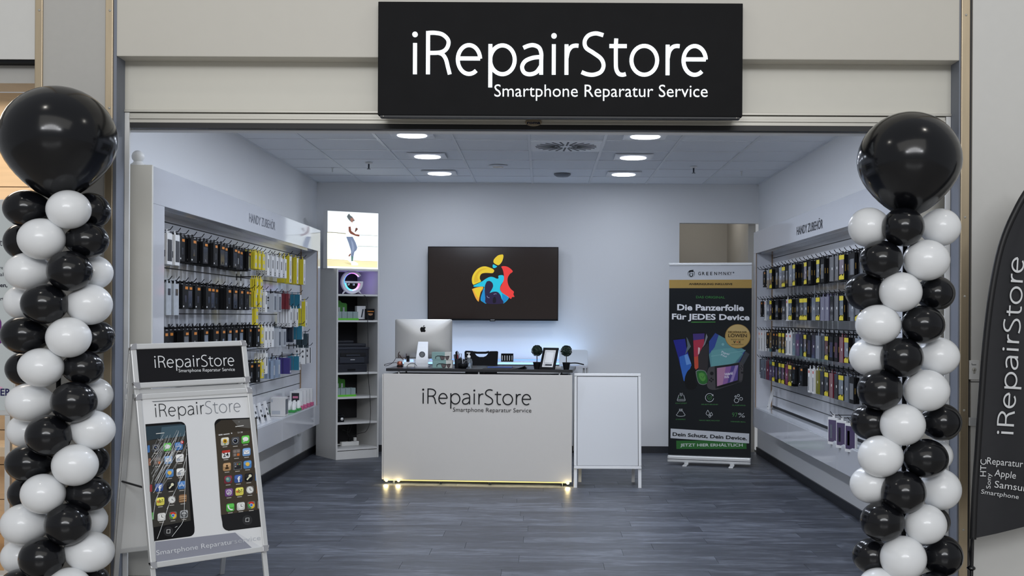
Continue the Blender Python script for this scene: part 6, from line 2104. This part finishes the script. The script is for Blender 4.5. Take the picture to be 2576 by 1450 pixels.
right = [(104, 398, 63, 60, 'w', 'L'), (318, 398, 60, 57, 'w', 'R'), (206, 397, 63, 59, 'b', 'c'), (140, 495, 64, 58, 'b', 'f'), (275, 497, 70, 62, 'w', 'g'), (97, 592, 66, 58, 'b', 'L'),
         (198, 593, 64, 60, 'w', 'c'), (303, 597, 58, 53, 'b', 'R'), (131, 692, 68, 61, 'w', 'f'), (265, 691, 65, 58, 'b', 'g'), (284, 690, 50, 46, 'w', 'r'), (107, 788, 63, 58, 'w', 'L'),
         (202, 790, 64, 60, 'b', 'c'), (310, 787, 65, 58, 'w', 'R'), (136, 888, 68, 62, 'b', 'f'), (275, 890, 70, 63, 'w', 'g'), (111, 984, 63, 55, 'b', 'L'), (204, 993, 68, 63, 'w', 'c'),
         (320, 985, 61, 57, 'b', 'R'), (138, 1088, 68, 63, 'w', 'f'), (273, 1094, 68, 59, 'b', 'g'), (303, 1085, 52, 48, 'w', 'r'), (111, 1173, 65, 57, 'w', 'L'), (207, 1196, 67, 64, 'b', 'c'),
         (318, 1188, 62, 62, 'w', 'R'), (143, 1284, 66, 60, 'b', 'f'), (272, 1293, 64, 60, 'w', 'g'), (298, 1285, 49, 46, 'b', 'r'), (111, 1388, 58, 53, 'b', 'L'), (206, 1395, 69, 67, 'w', 'c'),
         (322, 1388, 63, 62, 'b', 'R'), (133, 1484, 62, 60, 'w', 'f'), (300, 1492, 64, 56, 'b', 'g')]
column('right', (2287, 406, 128, 124), right, 2275, zr_, 1.1975)

# ------------------------------------------------------------------ beach flag at the right edge
YFl = 5.9
pF = XZ(0, YFl, 0)
edge = [(2442, 1357), (2446, 1250), (2454, 1130), (2463, 1000), (2474, 860), (2490, 730), (2513, 620), (2545, 540), (2585, 472), (2640, 420), (2700, 405), (2742, 440), (2752, 520), (2748, 800), (2742, 1100), (2738, 1290)]
e2 = [pF.px(*p) for p in catmull(edge, 4)]
f0 = pF.px(2442, 1450)
t = thing('beach_flag', (f0[0], YFl, 0), 'black feather flag with white lettering at the right of the entrance', 'flag')
cloth = M('flag_cloth', (26, 27, 32), 0.6, bump=0.2, scale=18, vary=0.15)
# gently billowing cloth: a grid between the edge curve and the far hem
q = MB()
cols_ = 14
lft = [pF.px(*p) for p in catmull(edge[:10], 4)]
vs, fs = [], []
for i, (a, b) in enumerate(lft):
    ar, br = pF.px(2740, 1290 - (1290 - 470) * i / (len(lft) - 1))
    for k in range(cols_ + 1):
        s_ = k / cols_
        aa = a + (ar - a) * s_
        bb = b + (br - b) * s_
        vs.append(pF.pt(aa, bb, 0.008 * math.sin(s_ * 7 + bb * 1.5) * min(1, s_ * 5)))
n = cols_ + 1
for i in range(len(lft) - 1):
    for k in range(cols_):
        fs.append((i * n + k, i * n + k + 1, (i + 1) * n + k + 1, (i + 1) * n + k))
q.add(vs, fs, 0, True)
q.add([Vector(v) + Vector((0, 0.003, 0)) for v in vs], [f[::-1] for f in fs], 0, True)
q.build('cloth', cloth, t)
pole_pts = [pF.pt(f0[0] - 0.004, 0.0, -0.004)] + [pF.pt(a + 0.010, b, -0.002) for a, b in lft]
MB().tube([pF.pt(a + 0.012, b, -0.001) for a, b in lft], 0.017, 8).build('sleeve', M('sleeve_black', (15, 15, 18), 0.5), t)
MB().tube([pF.pt(f0[0], 0.03, 0), pF.pt(lft[0][0] + 0.008, lft[0][1], 0)], 0.010, 8).build('pole', blackg, t)
r0 = pF.px(2443, 1430)
MB().lathe(pF.pt(r0[0], r0[1], 0), [(0.012, -0.012), (0.022, -0.004), (0.022, 0.004), (0.012, 0.012)], 14).build('collar', blackg, t)
s0, s1 = pF.px(2446, 1350), pF.px(2440, 1425)
MB().tube([pF.pt(s0[0], s0[1], 0.01), pF.pt((s0[0] + s1[0]) / 2 - 0.012, (s0[1] + s1[1]) / 2, 0.012), pF.pt(s1[0], s1[1], 0.012)], 0.004, 6).build('tension_cord', blackm, t)
MB().lathe(pF.pt(f0[0], 0.0, 0), [(0.16, 0), (0.16, 0.015), (0.02, 0.03)], 24).build('base_plate', blackm, t)
c = Canvas(pF, 0.011, 0.5)
wt = (214, 216, 218)
# upward reading word: baseline runs up the cloth
def upword(A_, B_, Hpx, parts, x0, x1, cap):
    a, b = pF.px(*A_), pF.px(*B_)
    dx, dy = b[0] - a[0], b[1] - a[1]
    l_ = math.hypot(dx, dy)
    ux, uy = dx / l_, dy / l_
    h_ = Hpx * YFl / F
    for vs_, fs_ in parts:
        qq = []
        for x, y in vs_:
            X_, Y_ = (x - x0) * l_ / (x1 - x0), y * h_ / cap
            qq.append((a[0] + ux * X_ - uy * Y_, a[1] + uy * X_ + ux * Y_))
        c.base += 0.00012
        c.mb.add([pF.pt(p, r_, c.base) for p, r_ in qq], fs_, c.mi(wt))
upword((2547, 1093), (2574, 648), 43, wordmark(25), 0, WM_W, 1.0)
def uptext(s_, A_, B_, H_):
    vs_, fs_ = text2d(s_, 0.0)
    upword(A_, B_, H_, [(vs_, fs_)], min(v[0] for v in vs_), max(v[0] for v in vs_), 0.685)
zf = lambda x, y: (2380 + x / 1.4949, 480 + y / 1.4949)
uptext('HTC', zf(146, 1074), zf(148, 1010), 15)
uptext('Sony', zf(163, 1120), zf(165, 1062), 11)
uptext('Zubehör', zf(312, 1092), zf(315, 984), 12)
c.text('Reparatur', zf(149, 1027), zf(284, 1040), 17, wt, 0, None)
c.text('Apple', zf(177, 1072), zf(257, 1083), 17, wt, 0, None)
c.text('Samsung', zf(177, 1115), zf(322, 1134), 17, wt, 0, None)
c.text('Smartphone', zf(127, 1138), zf(268, 1159), 11, wt, 0, None)
c.build('lettering', t)

# key switch on the mall wall
pk = XZ(0, Y0, 0)
a0, b0 = pk.px(2431, 955)
a1, b1 = pk.px(2462, 907)
t = thing('key_switch', ((a0 + a1) / 2, Y0, b0), 'square white key switch plate on the mall wall beside the flag', 'switch')
MB().obox(pk, a0 + 0.012, a1, b0, b1, 0, 0.010).build('plate', plast, t, 0.002)
kx, kz = pk.px(2449, 930)
MB().lathe(pk.pt(kx, kz, 0.010), [(0.011, 0), (0.010, 0.004), (0.0, 0.004)], 16, axis=(0, -1, 0)).obox(pk, kx - 0.005, kx + 0.005, kz - 0.022, kz, 0.010, 0.0135).build('lock', steel, t)
MB().obox(pk, kx - 0.001, kx + 0.001, kz - 0.008, kz + 0.002, 0.0142, 0.0146).build('keyhole', seal, t)
c = Canvas(pk, 0.0105)
c.line([(2443, 914), (2443, 918), (2454, 918)], 1.5, (60, 60, 62), 0)
c.build('mark', t)

# ------------------------------------------------------------------ neighbouring shop: poster stand
pN = XZ(-3.36, 6.75, 0)
q0 = pN.px(-170, 1045)
q1 = pN.px(41, 502)
t = thing('poster_stand', ((pN.pt(q0[0], 0)).x + 0.2, 6.75, 0), 'pale poster stand of the neighbouring shop at the left edge', 'poster stand')
MB().obox(pN, q0[0], q1[0], q0[1], q1[1], -0.03, 0).build('frame', alu, t, 0.004)
MB().obox(pN, q0[0] + 0.01, q1[0] - 0.008, q0[1] + 0.03, q1[1] - 0.03, 0, 0.002).build('sheet', M('poster_pale', (206, 214, 216), 0.3), t)
for a in (q0[0] + 0.03, q1[0] - 0.06):
    MB().obox(pN, a, a + 0.03, 0, q0[1], -0.03, 0).build('leg', alu, t)
zn = lambda x, y: (x / 2.417, 480 + y / 2.417)
c = Canvas(pN, 0.003, 0.4)
tx = (74, 76, 88)
dk = (40, 42, 60)
for s_, A_, B_, H_, bd_, cl in (('t', (0, 336), (15, 336), 44, -0.004, tx), ('re', (0, 478), (19, 478), 20, 0, tx), ('ah', (0, 520), (34, 520), 22, 0, tx),
                               ('en,', (2, 586), (46, 586), 24, 0.02, dk), ('rt', (4, 668), (24, 668), 22, 0.01, dk), ('ER', (4, 1246), (68, 1246), 42, 0.02, (44, 42, 92))):
    c.text(s_, A_, B_, H_, cl, 1, zn, bd_)
c.px([(-40, 700), (0, 776), (10, 800), (12, 925), (-60, 960)], (112, 58, 128), 1, zn)
c.px([(-60, 1180), (-10, 1185), (20, 1198), (0, 1215), (-60, 1225)], (232, 186, 212), 0, zn)
c.build('print', t)
v = thing('low_bench', (-3.5, 7.3, 0), 'low oak bench inside the neighbouring shop', 'bench')
MB().box(-4.0, -2.98, 7.12, 7.5, 0.62, 0.68).build('seat', M('bench_top', (222, 200, 170), 0.4, vary=0.1, scale=20), v, 0.003)
MB().box(-3.95, -3.9, 7.15, 7.45, 0, 0.62).build('side', oak, v)
MB().box(-3.05, -3.0, 7.15, 7.45, 0, 0.62).build('side', oak, v)

# linked prototypes that were only used as mesh sources are not objects: nothing to tidy
for o in bpy.data.objects:
    if o.type == 'EMPTY' and not o.get('label'):
        o['kind'] = 'group'
